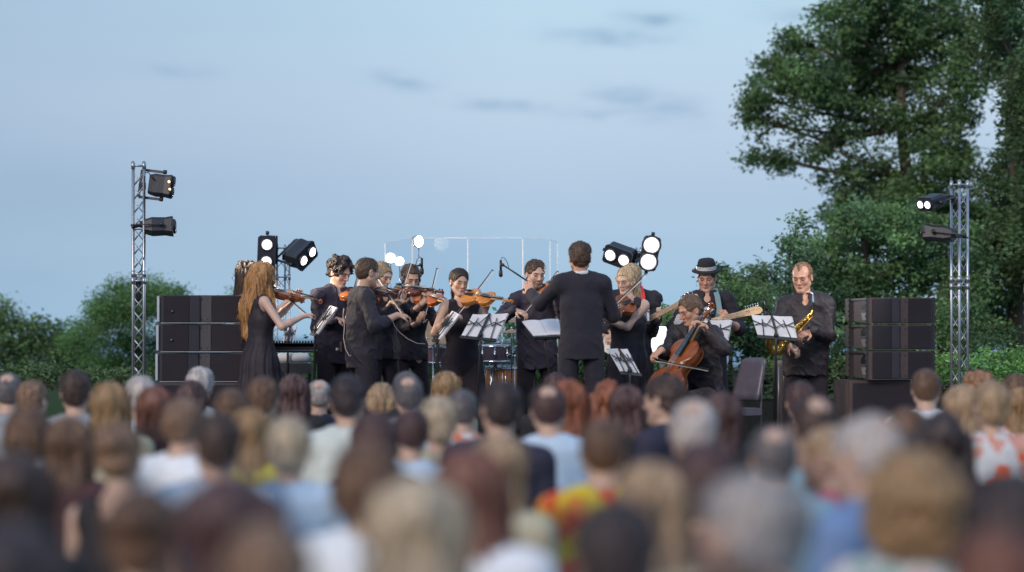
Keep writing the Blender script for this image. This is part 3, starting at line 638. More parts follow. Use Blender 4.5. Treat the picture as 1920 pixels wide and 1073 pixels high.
# hair materials
def hmat(n, c, r=.5, var=.4): return mat('hair_'+n, c, r, var=var, nscale=30, stretch=(2.5, 2.5, .5), bump=.4, bscale=90)
H_ORANGE = hmat('copper_blonde', (.5, .26, .105), .42); H_DBROWN = hmat('dark_brown', (.04, .025, .021)); H_BLACKH = hmat('near_black', (.028, .02, .022)); H_BROWN = hmat('brown', (.09, .052, .033))
H_BLONDE = hmat('blonde', (.55, .4, .24)); H_GREY = hmat('grey', (.34, .32, .31)); H_WHITEH = hmat('silver', (.46, .43, .41)); H_AUBURN = hmat('auburn', (.11, .047, .033)); H_MID = hmat('mid_brown', (.15, .093, .06))
H_SAND = hmat('sandy', (.33, .235, .145)); H_DGREY = hmat('dark_grey', (.09, .082, .085)); H_RED = hmat('red', (.21, .07, .035)); H_WINE = hmat('wine_brown', (.055, .03, .03)); H_GINGER = hmat('ginger', (.28, .15, .08)); H_GOLD = hmat('golden_brown', (.25, .16, .08)); H_PALE = hmat('pale_blonde', (.42, .35, .25))
def X(l, p): return p
# 1 long-haired violinist in front
def hx1(hc, HM, g):
    a = g((484, 530, 0)); b = g((477, 575, .0)); c = g((473, 624, -.02)); d_ = lambda p: .014*vn(p*f3((2.6, 2.6, .2)), 24)+.005*vn(p*f3((2.6, 2.6, .2)), 60)
    return [(cap(hc-HM[:, 1]*.02+HM[:, 2]*.0, a, .09, .1, (0, 1, 0), .8), .04), (cap(a, b, .105, .11, (0, 1, 0), .6), .05), (cap(b, c, .115, .085, (0, 1, 0), .55), .05),
            (cap(g((505, 545, -.04)), g((516, 602, -.03)), .03, .014), .03), (d_, 0, 'd')], [a, b, c, g((516, 602, 0))]
person('woman with waist-long copper hair in a black dress, bowing violin, seen from behind', 20.8, (494, 518, 0), (100, 12), 112, (487, 566), 
       [((533, 615, .35), (553, 563, .42), (562, 546, .44), (.2, -.8, .3), 60), ((541, 640, -.25), (571, 592, -.08), (585, 590, -.02), (0, .3, -1), 45)],
       'long', H_ORANGE, SKINP, top=M_DRESS, s=.95, fem=True, sleeve=0, style='dress', hem=.25, hairextra=hx1)
violin('violin', (512, 545, .1), (595, 562, .5), (.1, -.35, 1), 20.8, 'reddish violin of the woman with waist-long copper hair', M_VIOLIN)
bow((581, 593, -.04), (515, 530, .53), 20.8, 'bow slanting down to the hand of the copper-haired woman')
# 2 
def hx2(hc, HM, g):
    c = g((462, 556, .0)); return [(cap(hc-HM[:, 1]*.03, c, .085, .08, (0, 1, 0), .8), .05), (lambda p: .012*vn(p*f3((2.6, 2.6, .2)), 24), 0, 'd')], [c]
person('woman with dark brown hair half hidden behind the copper-haired violinist', 21.8, (468, 515, 0), (75, 10), 75, (464, 563),
       [((520, 615, -.05), (538, 566, .05), (546, 552, .08), (-.2, -.6, .3), 60), ((500, 620, -.2), (517, 604, -.28), (528, 608, -.28), (0, .3, -1), 45)],
       'long', H_DBROWN, SKINP, top=M_DRESS, s=.96, fem=True, sleeve=0, style='dress', hem=.25, hairextra=hx2)
violin('violin', (489, 542, -.05), (560, 561, .38), (.1, -.3, 1), 21.8, 'dark violin behind the copper-haired woman', M_VIOLIND)
bow((523, 607, -.28), (500, 520, .25), 21.8, 'bow of the violinist hidden behind the copper-haired woman')
# 3 curly man
person('man with dark curly hair and navy shirt behind the keyboard', 22.0, (637, 511, 0), (52, 22), 42, (627, 556),
       [((690, 612, .1), (672, 566, -.22), (684, 556, -.26), (.1, -.4, .6), 60), ((578, 606, .02), (628, 598, -.24), (642, 601, -.22), (0, .3, -1), 40)],
       'curly', H_BLACKH, SKINP, top=M_NAVY, s=1.02, hem=.15)
violin('violin', (647, 546, -.15), (706, 560, -.6), (-.15, -.55, 1), 22.0, 'violin under the chin of the curly-haired man', M_VIOLIN)
bow((640, 603, -.24), (668, 520, .2), 22.0, 'bow of the curly-haired violinist')
# 4 front man
person('man with cropped brown hair and loose black shirt playing violin, turned away', 20.8, (690, 511, 0), (118, 8), 108, (678, 560),
       [((722, 615, .25), (746, 568, .42), (756, 551, .44), (.2, -.8, .3), 60), ((708, 640, -.4), (745, 591, -.17), (762, 593, -.12), (0, .3, -1), 40)],
       'crop', H_BROWN, SKIN, top=M_BLACK, s=1.02, sleeve=.55, hem=.14)
violin('violin', (697, 541, .1), (764, 552, .6), (.1, -.45, 1), 20.8, 'dark violin of the man turned away in the loose black shirt', M_VIOLIND)
bow((765, 597, -.1), (710, 518, .5), 20.8, 'long bow held by the man turned away in the loose black shirt')
m = MB(); pp = [(645, 578), (643, 592), (646, 612), (644, 634), (648, 655), (655, 668), (663, 664), (672, 652), (680, 644), (686, 645)]
c_ = m.tube([P(x, y, 20.68) for x, y in pp], .0035, 6).build('audio_cable', M_CABLE_W); tag(c_, 'pale cable looping at the back hip of the man in the loose black shirt', 'cable')
m = MB(); pp = [(734, 597), (740, 612), (750, 624), (765, 636), (782, 644), (797, 645)]
c_ = m.tube([P(x, y, 21.0) for x, y in pp], .003, 6).build('audio_cable', M_CABLE_W); tag(c_, 'pale cable hanging between the violinists left of the drums', 'cable')
# 5 blonde behind
person('blonde woman in black mostly hidden behind the man in the loose shirt', 21.5, (716, 518, 0), (48, 18), 38, (714, 562),
       [((780, 615, -.1), (790, 570, -.3), (800, 546, -.33), (-.3, -.5, .2), 60), ((690, 605, -.1), (733, 568, -.36), (747, 562, -.38), (0, .3, -1), 45)],
       'updo', H_SAND, SKINP, top=M_BLACK, s=.96, fem=True, sleeve=.5)
violin('violin', (737, 540, -.12), (830, 546, -.5), (-.05, -.55, 1), 21.5, 'dark violin crossing below the chin of the brunette', M_VIOLIND)
bow((745, 563, -.4), (765, 500, .2), 21.5, 'bow in front of the half hidden blonde violinist')
# 6 brunette
person('brunette woman with pinned hair looking down over her violin, black blouse', 22.2, (770, 522, 0), (22, 20), 25, (768, 566),
       [((808, 630, .05), (828, 577, -.3), (839, 561, -.34), (-.3, -.5, .2), 60), ((740, 612, 0), (784, 606, -.33), (790, 592, -.36), (.2, .5, 0), 45)],
       'updo', H_BROWN, SKIN, top=M_BLACK, s=.97, fem=True, sleeve=.6)
violin('violin', (784, 550, -.15), (845, 570, -.6), (-.1, -.75, .8), 22.2, 'orange violin held low by the brunette with pinned hair', M_VIOLIN)
bow((789, 605, -.38), (816, 512, .1), 22.2, 'upright bow of the brunette with pinned hair')
# 7 woman center
person('woman with slicked-back dark hair in sleeveless black top playing an amber violin', 21.3, (861, 530, 0), (22, 8, -4), 18, (867, 574),
       [((905, 640, 0), (911, 580, -.24), (919, 556, -.28), (-.5, -.4, .2), 65), ((806, 618, .02), (842, 594, -.3), (857, 592, -.32), (0, .4, -1), 45)],
       'backpull', H_DBROWN, SKIN, top=M_BLACK2, s=.97, fem=True, sleeve=0, style='tank', brow=(.02, .012, .01), lips=(.5, .05, .06))
violin('violin', (869, 553, -.14), (954, 563, -.52), (-.05, -.8, .75), 21.3, 'amber violin of the woman with slicked-back hair', M_VIOLA)
bow((852, 591, -.35), (913, 518, .1), 21.3, 'bow of the woman with slicked-back hair')
# 8 bearded man
person('bearded man in black shirt playing violin beside the conductor', 22.2, (1004, 514, 0), (22, 12), 4, (1008, 562),
       [((1065, 620, 0), (1046, 552, -.42), (1052, 538, -.44), (-.4, -.2, .6), 60), ((925, 600, .0), (966, 582, -.3), (983, 588, -.33), (0, .3, -1), 45)],
       'short', H_BROWN, SKINP, top=M_NAVY, s=1.03, beard=(.09, .05, .035), hw=.195, hem=.17)
violin('violin', (1012, 544, -.15), (1056, 521, -.58), (-.45, -.55, .8), 22.2, 'red violin of the bearded man', M_VIOLIN)
bow((972, 594, -.34), (1046, 507, .15), 22.2, 'bow of the bearded man')
# 9 conductor
person('conductor in charcoal suit seen from behind with left arm raised', 20.3, (1087, 484, 0), (188, 6), 182, (1090, 532),
       [((1005, 590, .15), (996, 552, .42), (991, 536, .46), (.3, .9, -.2), 30), ((1165, 620, .05), (1132, 582, .36), (1126, 572, .42), (-.3, .9, 0), 45)],
       'short', H_BROWN, SKINR, top=M_SUIT, bot=M_SUIT, s=1.06, style='jacket', hem=.16, hw=.178, girth=.92)
# 10 blonde
def hx10(hc, HM, g):
    c = g((1194, 575, .05)); return [(cap(hc-HM[:, 1]*.07-HM[:, 0]*.0, g((1193, 545, .05)), .035, .035), .03), (cap(g((1193, 545, .05)), c, .035, .025), .02), (lambda p: .004*vn(p*f3((2, 2, .4)), 40), 0, 'd')], [c]
person('blonde woman with curled updo in sleeveless black dress playing violin', 21.2, (1174, 527, 0), (-34, 14), -18, (1177, 572),
       [((1166, 650, -.15), (1140, 602, -.3), (1128, 596, -.36), (.2, -.3, .8), 65), ((1120, 600, -.05), (1128, 586, -.42), (1140, 577, -.44), (.2, .4, -.8), 45)],
       'updo', H_BLONDE, SKINP, top=M_DRESS, s=.95, fem=True, sleeve=0, style='dress', hem=.2, hairextra=hx10)
violin('violin', (1184, 563, -.12), (1120, 603, -.5), (.25, -.9, .6), 21.2, 'reddish violin of the blonde woman with curled updo', M_VIOLIN)
bow((1136, 582, -.44), (1195, 527, .0), 21.2, 'bow across the face of the blonde woman with curled updo')
# 11 bassist
person('bassist in black shirt with red strap, head hidden behind the blonde violinist', 22.3, (1184, 521, 0), (5, 10), 8, (1187, 562),
       [((1222, 640, -.1), (1230, 600, -.26), (1240, 582, -.3), (-.5, -.3, .3), 70), ((1120, 612, .02), (1139, 618, -.24), (1144, 634, -.28), (0, .7, -.3), 35)],
       'short', H_BLONDE, SKINP, top=M_BLACK, s=1.03, hw=.2)  # backlight on his hair put into its pale blonde colour
g11, T = egit('bass_guitar', (1162, 626, -.2), (1308, 554, -.42), 22.3, 'white bass guitar with long fretted neck', M_WHITE, 'bass guitar')
strap([P(1200, 537, 22.28), P(1204, 550, 22.16), P(1207, 575, 22.13), P(1205, 605, 22.1), P(1190, 622, 22.08)], .048, mat('red_strap', (.6, .03, .035), .6), g11)
# 12 cellist
person('seated cellist with short brown hair bending over his cello', 21.0, (1294, 582, 0), (-60, 22), -32, (1302, 627),
       [((1385, 680, -.15), (1321, 613, -.28), (1304, 602, -.32), (-.5, -.2, -.5), 60), ((1245, 690, .0), (1241, 656, -.35), (1228, 665, -.4), (.2, .2, -1), 40)],
       'short', H_MID, SKINR, top=M_BROWNBLK, s=1.03, hip=(1322, 742, .12), knees=[((1290, 752, -.4), (1295, 840, -.4)), ((1235, 748, -.2), (1238, 836, -.2))], sleeve=.8, girth=1.05)
violin('cello', (1232, 741, -.45), (1333, 571, -.12), (-.62, -.7, .1), 21.0, 'brown cello leaning against the seated man', M_CELLO, 1.96 if False else 1.66, thick=.1, cat='cello')
bow((1229, 672, -.75), (1300, 686, -.4), 21.0, 'cello bow held low by the seated man', .7)
# 13 hat man
r13, A13, D13 = person('guitarist in dark hat with striped band and black shirt', 22.6, (1325, 521, 0), (-12, 16), -4, (1326, 564),
       [((1405, 640, 0), (1362, 603, -.28), (1357, 588, -.34), (-.3, -.3, .6), 65), ((1248, 615, .02), (1290, 618, -.3), (1302, 620, -.33), (0, .7, -.3), 35)],
       'crop', H_BROWN, SKINR, top=M_BLACK, s=1.03, sleeve=.2, hw=.19)
hc, HM = D13['hc'], D13['HM']; hat = empty('hat', hc+HM[:, 2]*.08, 'dark fedora with white striped band on the guitarist', 'hat')
m = MB(); m.lathe([(.0, .1), (.045, .106), (.07, .1), (.082, .075), (.09, .03), (.093, .0), (.138, -.008), (.141, -.004), (.139, .002), (.093, .012)], hc+HM[:, 2]*.074-HM[:, 1]*.01, HM[:, 2], 28); m.build('crown_and_brim', mat('hat_felt', (.02, .02, .026), .9), hat)
m = MB(); m.lathe([(.0945, .01), (.0925, .046), (.09, .046)], hc+HM[:, 2]*.074-HM[:, 1]*.01, HM[:, 2], 28); m.build('hat_band', M_EBONY, hat)
for zz in (.016, .028, .04):
    m = MB(); m.lathe([(.0958-(zz-.016)*.055, zz-.0035), (.0954-(zz-.016)*.055, zz+.0035)], hc+HM[:, 2]*.074-HM[:, 1]*.01, HM[:, 2], 28); m.build('white_stripe', M_WHITE, hat)
g13, T = egit('electric_guitar', (1306, 612, -.3), (1428, 579, -.42), 22.6, 'grey-blue electric guitar with pale maple neck', mat('guitar_lacquer', (.1, .14, .22), .25), 'guitar')
strap([P(1340, 541, 22.6), P(1345, 556, 22.44), P(1349, 580, 22.42), P(1345, 597, 22.38), P(1330, 606, 22.3)], .05, mat('pale_teal_strap', (.2, .32, .34), .6), g13)
# 14 sax
person('heavy-set man in black shirt with saxophone, lit from the left', 21.5, (1504, 520, 0), (-24, 16), -10, (1511, 571),
       [((1585, 660, .02), (1521, 622, -.32), (1500, 629, -.36), (-.2, .3, -.9), 45), ((1430, 640, 0), (1478, 645, -.32), (1490, 655, -.34), (.2, .4, -.9), 40)],
       'receding', H_GINGER, SKINR, top=M_BROWNBLK, s=1.05, girth=1.16, hem=.16, hw=.2)
sx_ = empty('saxophone', P(1495, 615, 21.15), 'golden saxophone hanging at the chest of the heavy-set man', 'saxophone')
g = lambda x, y, o=-.4: P(x, y, 21.5+o)
m = MB(); m.tube([g(1519, 548), g(1523, 551), g(1524, 565), g(1524, 584)], [.011, .011, .013, .015], 10); m.build('neck_pipe', M_CHROME, sx_)
m = MB(); m.tube([g(1524, 582), g(1521, 591), g(1508, 602), g(1494, 616), g(1480, 632), g(1468, 648), g(1461, 658), g(1452, 660), g(1446, 652), g(1446, 640), g(1449, 628), g(1451, 622)], [.016, .019, .023, .028, .033, .037, .04, .042, .044, .05, .062, .072], 14, cap=False); m.build('body_tube', M_GOLD, sx_)
for i, (x, y) in enumerate(((1517, 592), (1511, 598), (1504, 603), (1498, 609), (1492, 615), (1487, 621), (1481, 627), (1475, 635), (1470, 642), (1464, 650))):
    m = MB(); p = g(x+1.5, y-1, -.4-.028); m.cyl(p, p+np.array([0, -.008, 0]), .017, n=12); m.build('key_cup', M_GOLD, sx_)
m = MB(); m.tube([g(1518, 588, -.45), g(1494, 610, -.45), g(1468, 640, -.45)], .004, 6); m.tube([g(1524, 592, -.43), g(1502, 618, -.45), g(1478, 645, -.45)], .004, 6)
for t in np.linspace(.1, .9, 8): a = g(1518-50*t, 588+52*t, -.45); m.cyl(a, a+np.array([.03, .02, .01]), .003, n=5)
m.build('key_rods', M_GOLD, sx_)['kind'] = 'stuff'
# ------------------------------------------------------------------ stage and rig
m = MB(); m.box((0.05, 22.3, FLOOR-.06), (10.2, 6.4, .12)); st = m.build('stage_deck', M_DECK, None, (0, 22.3, 0)); tag(st, kind='structure')
m = MB()
for i in range(11): m.bar((-5+i*1.0, 19.2, 0), (-5+i*1.0, 19.2, FLOOR-.12), .06, .06)
s_ = m.build('stage_frame', M_STEEL, None, (0, 19.2, 0)); tag(s_, kind='structure')
for i in range(10):
    m = MB(); m.box((-4.5+i*1.0, 19.13, .2), (.985, .02, .36)); o = m.build('stage_skirt_panel', M_BLACK, s_)
def truss(px, ytop, d, w, yaw, label, sec, seg=.16, cr=.012):
    x, _, zt = P(px, ytop, d); root = empty('truss_tower', (x, d, FLOOR), label, 'truss tower'); c, s = cos(radians(yaw)), sin(radians(yaw))
    cs = [np.array([x+(a*c-b*s)*w/2, d+(a*s+b*c)*w/2, 0]) for a, b in ((-1, -1), (1, -1), (1, 1), (-1, 1))]; up = lambda z: np.array([0, 0, z])
    for p in cs: m = MB(); m.cyl(p+up(FLOOR+.02), p+up(zt), cr, n=10); m.build('chord', M_ALU, root)
    m = MB(); n = int((zt-FLOOR-.1)/seg)
    for f_ in range(4):
        a, b = cs[f_], cs[(f_+1) % 4]
        for i in range(n):
            z0 = FLOOR+.06+i*seg; q = (a, b) if i % 2 == 0 else (b, a); m.tube([q[0]+up(z0), q[1]+up(z0+seg)], cr*.38, 5); 
            m.tube([q[1]+up(z0), q[0]+up(z0+seg)], cr*.38, 5) if f_ in (0, 2) and w < .2 and yaw < 20 else None
        for z in (FLOOR+.05, zt-.04)+sec: m.tube([a+up(z), b+up(z)], cr*.55, 6)
        for z in (zt-.04,)+sec: m.cyl(a+up(z-.03), a+up(z+.03), cr*1.35, n=8)
    l_ = m.build('lacing', M_ALU, root); l_['kind'] = 'stuff'
    m = MB(); m.box((x, d, FLOOR+.014), (w*2.2, w*2.2, .02)); m.build('base_plate', M_STEEL, root); return root
zy = lambda y, d: CZ+(HY-y)/F*d
truss(260, 303, 21.8, .098, 6, 'tall slim aluminium truss tower left of the left speaker stack', (zy(514, 21.8), zy(527, 21.8)), .125)
truss(1799, 338, 21.3, .1, 33, 'tall aluminium truss tower at the right in front of the trees', (zy(524, 21.3), zy(537, 21.3)), .12)
truss(527, 458, 24.2, .13, 25, 'short truss tower behind the two long-haired women', (zy(520, 24.2),), .15, .01)
truss(1188, 464, 24.6, .11, 20, 'short truss tower behind the blonde violinist', (zy(520, 24.6),), .15, .01)
M_LENS2 = mat('lamp_reflector_mid', (1, .97, .95), .3, emit=1.6, var=0); M_LENS3 = mat('lamp_reflector_rim', (.95, .93, .98), .3, emit=.55, var=0)
def blinder(c, fwd, axis, lit, label, mount=None, W_=.155, Ln=.31, D_=.17, lens=M_LENS, r=.053, cat='stage lamp'):
    c = np.array(c, float); f_ = np.array(fwd, float); f_ /= np.linalg.norm(f_); a = np.array(axis, float); a = a-f_*(a@f_); a /= np.linalg.norm(a); w = np.cross(a, f_); B = np.stack([w, a, f_], 1)
    root = empty('stage_lamp', c, label, cat); T = lambda p: c+B@np.array(p, float)
    m = MB(); h = Ln/2; g = W_/2
    # octagonal tapered shell
    def ring(k, z, ch): x, y = g*k, h*(.5+.5*k); return [(-x+ch, -y, z), (x-ch, -y, z), (x, -y+ch, z), (x, y-ch, z), (x-ch, y, z), (-x+ch, y, z), (-x, y-ch, z), (-x, -y+ch, z)]
    rs = [ring(.72, -D_*.62, .02), ring(.96, -D_*.35, .022), ring(.9, D_*.1, .02), ring(1.02, D_*.34, .02), ring(1.02, D_*.4, .02)]; V = [T(p) for r_ in rs for p in r_]
    Fs = [(i*8+j, i*8+(j+1) % 8, (i+1)*8+(j+1) % 8, (i+1)*8+j) for i in range(4) for j in range(8)]+[tuple(range(8))[::-1], tuple(32+j for j in range(8))]
    m.add(V, Fs)
    for i in range(5): z = -D_*.3+i*D_*.09; m.bar(T((g*.9, -h*.7, z)), T((g*.9, h*.7, z)), .008, .012, f_)
    m.build('housing', M_LAMPB, root)
    for sg in (1, -1):
        m = MB(); m.lathe([(r*1.28, D_*.33), (r*1.28, D_*.46), (r*1.1, D_*.5), (r*1.02, D_*.42)], T((0, sg*h*.5, 0)), f_, 20); m.build('lamp_barrel', M_LAMPB, root)
        m = MB(); c_ = T((0, sg*h*.5, D_*.42)); m.lathe([(r*.78, .012), (r*.45, .019), (0.001, .022)], c_, f_, 24); m.cur = 1; m.lathe([(r*.92, .006), (r*.78, .012)], c_, f_, 24); m.cur = 2; m.lathe([(r*1.02, 0), (r*.92, .006)], c_, f_, 24); m.build('lens', [lens, M_LENS2, M_LENS3] if lit else [M_LENSOFF]*3, root)
    m = MB(); e = [T((g+.012, -h-.03, 0)), T((g+.012, -h-.03, -D_*.95)), T((g+.012, h+.03, -D_*.95)), T((g+.012, h+.03, 0))]
    y0, y1 = T((0, -h-.025, 0)), T((0, h+.025, 0)); b0, b1 = T((0, -h-.025, -D_*1.05)), T((0, h+.025, -D_*1.05))
    for p, q in ((y0, b0), (b0, b1), (b1, y1)): m.bar(p, q, .024, .007, w)
    for p in (y0, y1): m.cyl(p-a*.015, p+a*.02, .018, n=10)
    m.build('yoke', M_LAMPB, root)
    if mount is not None:
        m = MB(); mt = np.array(mount, float); m.bar((b0+b1)/2, mt, .03, .03); m.box(mt, (.05, .05, .06)); m.build('clamp', M_PLAST, root)
    return root
tx, rx = P(260, 350, 21.8), P(1798, 380, 21.3)
blinder(P(306, 349, 21.8), (1, -.05, -.12), (.15, .1, 1), False, 'upper black lamp on the left truss tower with amber glints', P(268, 349, 21.8), Ln=.2, W_=.16, D_=.2, r=.04)
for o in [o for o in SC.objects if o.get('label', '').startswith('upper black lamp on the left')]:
    for x, y in ((317, 341), (318, 355)): m = MB(); m.ball(P(x, y, 21.72), .012, 10); m.build('glint_ball', M_GLINT, o)  # amber glints on the housing, added as small glowing balls
blinder(P(304, 425, 21.75), (1, .1, .02), (.2, -1, .12), False, 'lower black lamp on the left truss tower, longer body', P(268, 421, 21.8), Ln=.22, W_=.155, D_=.25, r=.045)
m = MB(); m.tube([P(272, 324, 21.72), P(279, 324, 21.7), P(284, 333, 21.7), P(291, 338, 21.72)], .005, 6); m.tube([P(271, 330, 21.74), P(270, 380, 21.74), P(272, 430, 21.74), P(271, 480, 21.74), P(264, 510, 21.78)], .006, 6)
m.tube([P(264, 508, 21.8), P(255, 516, 21.79), P(257, 560, 21.8), P(262, 565, 21.8), P(265, 520, 21.8)], .007, 6); m.tube([P(260, 528, 21.8), P(260, 555, 21.8), P(258, 572, 21.8)], [.022, .026, .01], 8)
tag(m.build('lamp_cable', M_PLAST), 'black cable coiled down the left truss tower', 'cable')
blinder(P(1746, 379, 21.0), (-.75, -.62, -.28), (1, -.9, -.05), True, 'upper lit lamp with two round lenses on the right truss tower', P(1788, 373, 21.3), Ln=.16, W_=.12, D_=.22, r=.034)
blinder(P(1756, 438, 21.1), (-1, .45, .12), (.35, .8, -.1), False, 'lower dark lamp on the right truss tower', P(1788, 440, 21.3), Ln=.18, W_=.14, D_=.24, r=.04)
blinder(P(500, 474, 24.0), (.1, -1, -.1), (.04, 0, 1), True, 'lit double lamp standing upright above the long-haired women', P(514, 490, 24.2), Ln=.34, W_=.18, D_=.17, r=.052)
m = MB(); m.tube([P(500, 443, 24.05), P(519, 443, 24.1), P(519, 492, 24.1)], .011, 6); tag(m.build('lamp_bracket', M_LAMPB), 'bent black bracket beside the upright lit double lamp', 'bracket')
blinder(P(565, 477, 24.0), (.8, -.55, -.25), (.45, .6, .65), True, 'tilted double lamp right of the short truss behind the women', P(534, 482, 24.2), Ln=.28, W_=.2, D_=.2, r=.05)
blinder(P(1163, 479, 24.2), (-.42, -.85, -.3), (.9, -.4, -.38), True, 'tilted lit double lamp above the blonde violinist', P(1186, 480, 24.6), Ln=.3, W_=.19, D_=.2, r=.056)
blinder(P(1218, 475, 24.2), (-.0, -1, -.06), (.18, 0, 1), True, 'brightest upright double lamp above the bassist', P(1196, 480, 24.6), Ln=.34, W_=.17, D_=.17, r=.078)
def glow_disc(px, py, d, r, label, base, lean=0):  # bright blobs at the screen, built as glowing discs on poles
    c = P(px, py, d); root = empty('glowing_disc', c, label, 'round lamp'); m = MB(); m.lathe([(.0001, -.022), (r*.5, -.02), (r*.9, -.01), (r, 0), (r*.86, .012), (.001, .02)], c, (lean, -1, -.1), 24); m.build('lens', M_LENS, root)
    m = MB(); m.lathe([(r*.96, .004), (r*1.08, .0), (r*.95, -.05), (.02, -.07)], c, (lean, -1, -.1), 24); m.build('disc_shell', M_CHROME, root)
    m = MB(); m.cyl(c+np.array([0, .05, -r]), np.array([c[0]+base, d+.05, FLOOR]), .006, n=8); m.build('stand_pole', M_CHROME, root)
glow_disc(732, 484, 23.9, .05, 'leftmost small round glowing disc behind the clear drum screen', .0)
glow_disc(749, 490, 23.9, .046, 'second small round glowing disc behind the clear drum screen', .0)
glow_disc(785, 453, 23.6, .058, 'small glowing disc at the top edge of the clear drum screen', -.06, .9)
def lamp_light(name, loc, target, power, col=(1, .86, .7), size=60, rad=.08):
    l = bpy.data.lights.new(name, 'SPOT'); l.energy = power; l.color = col; l.spot_size = radians(size); l.spot_blend = .6; l.shadow_soft_size = rad
    o = bpy.data.objects.new(name, l); COL.objects.link(o); o.location = Vector(loc); o.rotation_euler = (Vector(target)-Vector(loc)).to_track_quat('-Z', 'Y').to_euler()
lamp_light('upper_left_lamp_light', P(321, 351, 21.75)+np.array([.06, -.02, 0]), P(760, 600, 21.2), 210, (1, .8, .58), 55)
lamp_light('lower_left_lamp_light', P(333, 426, 21.8)+np.array([.06, 0, 0]), P(1000, 600, 22), 120, (1, .82, .62), 60)
lamp_light('upper_right_lamp_light', P(1730, 386, 20.85)+np.array([-.03, -.06, 0]), P(1500, 580, 21.0), 50, (1, .93, .85), 80)
lamp_light('upright_lamp_light', P(501, 478, 23.7), P(560, 640, 18), 12, (1, .97, .94), 100)
lamp_light('bassist_lamp_light', P(1218, 478, 23.95), P(1190, 560, 21), 80, (1, .95, .9), 100)
def rbox(m, c, sz, M=None, b=.01):
    m.box(c, sz, M)
def module(px0, px1, y0, y1, d, yaw, label, cab, dep=.5, logo=True, side=0, sub=False):
    a = P(px0, y0, d); b = P(px1, y1, d); w = b[0]-a[0]; h = a[2]-b[2]-.006; c = np.array([(a[0]+b[0])/2, d, (a[2]+b[2])/2]); t = radians(yaw)
    R = np.stack([[cos(t), sin(t), 0], [-sin(t), cos(t), 0], [0, 0, 1.]], 1); w = w/cos(t) if side == 0 else w; root = empty('speaker_cabinet', (c[0], c[1], b[2]), label, 'loudspeaker')
    T = lambda p: c+R@np.array(p, float)
    m = MB(); hw = w/2; V = []
    prof = [(-hw, .02), (-hw+.02, 0), (-w*.05, .045), (w*.05, .045), (hw-.02, 0), (hw, .02), (hw*.82, dep), (-hw*.82, dep)]
    if sub or side: prof = [(-hw, .02), (-hw+.02, 0), (-w*.05, .0), (w*.05, .0), (hw-.02, 0), (hw, .02), (hw, dep), (-hw, dep)]
    hr = .5 if sub else .36 
    for (x, y) in prof: k = .5 if y < .3 else hr; V += [T((x, y, -h*k)), T((x, y, h*.5 if not sub else h*.5))]
    n = len(prof); Fs = [(2*i, 2*((i+1) % n), 2*((i+1) % n)+1, 2*i+1) for i in range(n)]+[tuple(2*i for i in range(n))[::-1], tuple(2*i+1 for i in range(n))]
    m.add(V, Fs); m.build('cabinet', cab, root)
    def slab(nm, x0, x1, yA, yB, mt, th=.012, hh=.93):
        m = MB(); v = []
        for (x, y) in ((x0, yA), (x1, yB)):
            for z in (-h*hh/2, h*hh/2): v += [T((x, y-th, z)), T((x, y+.004, z))]
        m.add(v, [(0, 4, 6, 2), (1, 3, 7, 5), (0, 2, 3, 1), (4, 5, 7, 6), (0, 1, 5, 4), (2, 6, 7, 3)]); return m.build(nm, mt, root)
    if sub: slab('grille', -hw+.03, hw-.03, 0, 0, M_GRILLE); return root
    v_ = .04 if not side else 0
    slab('grille', -hw+.03, -w*.165, 0, v_*.55, M_GRILLE); slab('horn_flare', -w*.16, -w*.045, v_*.5, v_, mat('flare_dark', (.032, .028, .04), .5))
    slab('horn_flare', -w*.02, w*.095, v_, v_*.5, cab); slab('grille', w*.1, hw-.03, v_*.5, 0, M_GRILLE)
    for x in (-w*.035, w*.04):
        for z in (-h*.36, h*.36):
            m = MB(); m.cyl(T((x+w*.01, v_*.8-.012, z)), T((x+w*.01, v_*.8-.018, z)), .006, n=8); m.build('bolt', M_PLAST, root)
    if logo:
        m = MB(); m.cyl(T((-hw*.72, -.011, -.02)), T((-hw*.72, -.017, -.02)), .011, n=14); m.build('badge_disc', M_STEEL, root)
        m = MB(); m.cyl(T((-hw*.72, -.016, -.02)), T((-hw*.72, -.0185, -.02)), .005, n=10); m.build('badge_centre', M_ALU, root)
    # rigging on both sides
    for sg in (-1, 1):
        m = MB()
        for (yy, r_) in ((.03, .012), (dep*.75, .01)):
            m.bar(T((sg*(hw+.008), yy, -h*.52)), T((sg*(hw+.008), yy, h*.52)), .016, .03)
            for z in np.linspace(-.42, .42, 5): m.cyl(T((sg*(hw+.016), yy, z*h)), T((sg*(hw+.03), yy, z*h)), .008, n=8)
        m.bar(T((sg*(hw+.01), .03, h*.44)), T((sg*(hw+.01), dep*.8, h*.44)), .008, .014)
        m.build('rigging_bar', M_STEEL if side == 0 else M_PLAST, root)
    if side == 0:
        m = MB(); m.bar(T((-hw-.018, .0, -h*.46)), T((-hw-.018, .0, h*.46)), .014, .02); m.build('edge_trim', M_ALU, root)
    m = MB(); m.box(T((0, .004, -h*.5-.001)), (w*.98, .016, .006), R); m.build('lower_lip', mat('lip_steel', (.3, .3, .34), .4) if side == 0 else mat('lip_grey', (.1, .075, .08), .4), root)
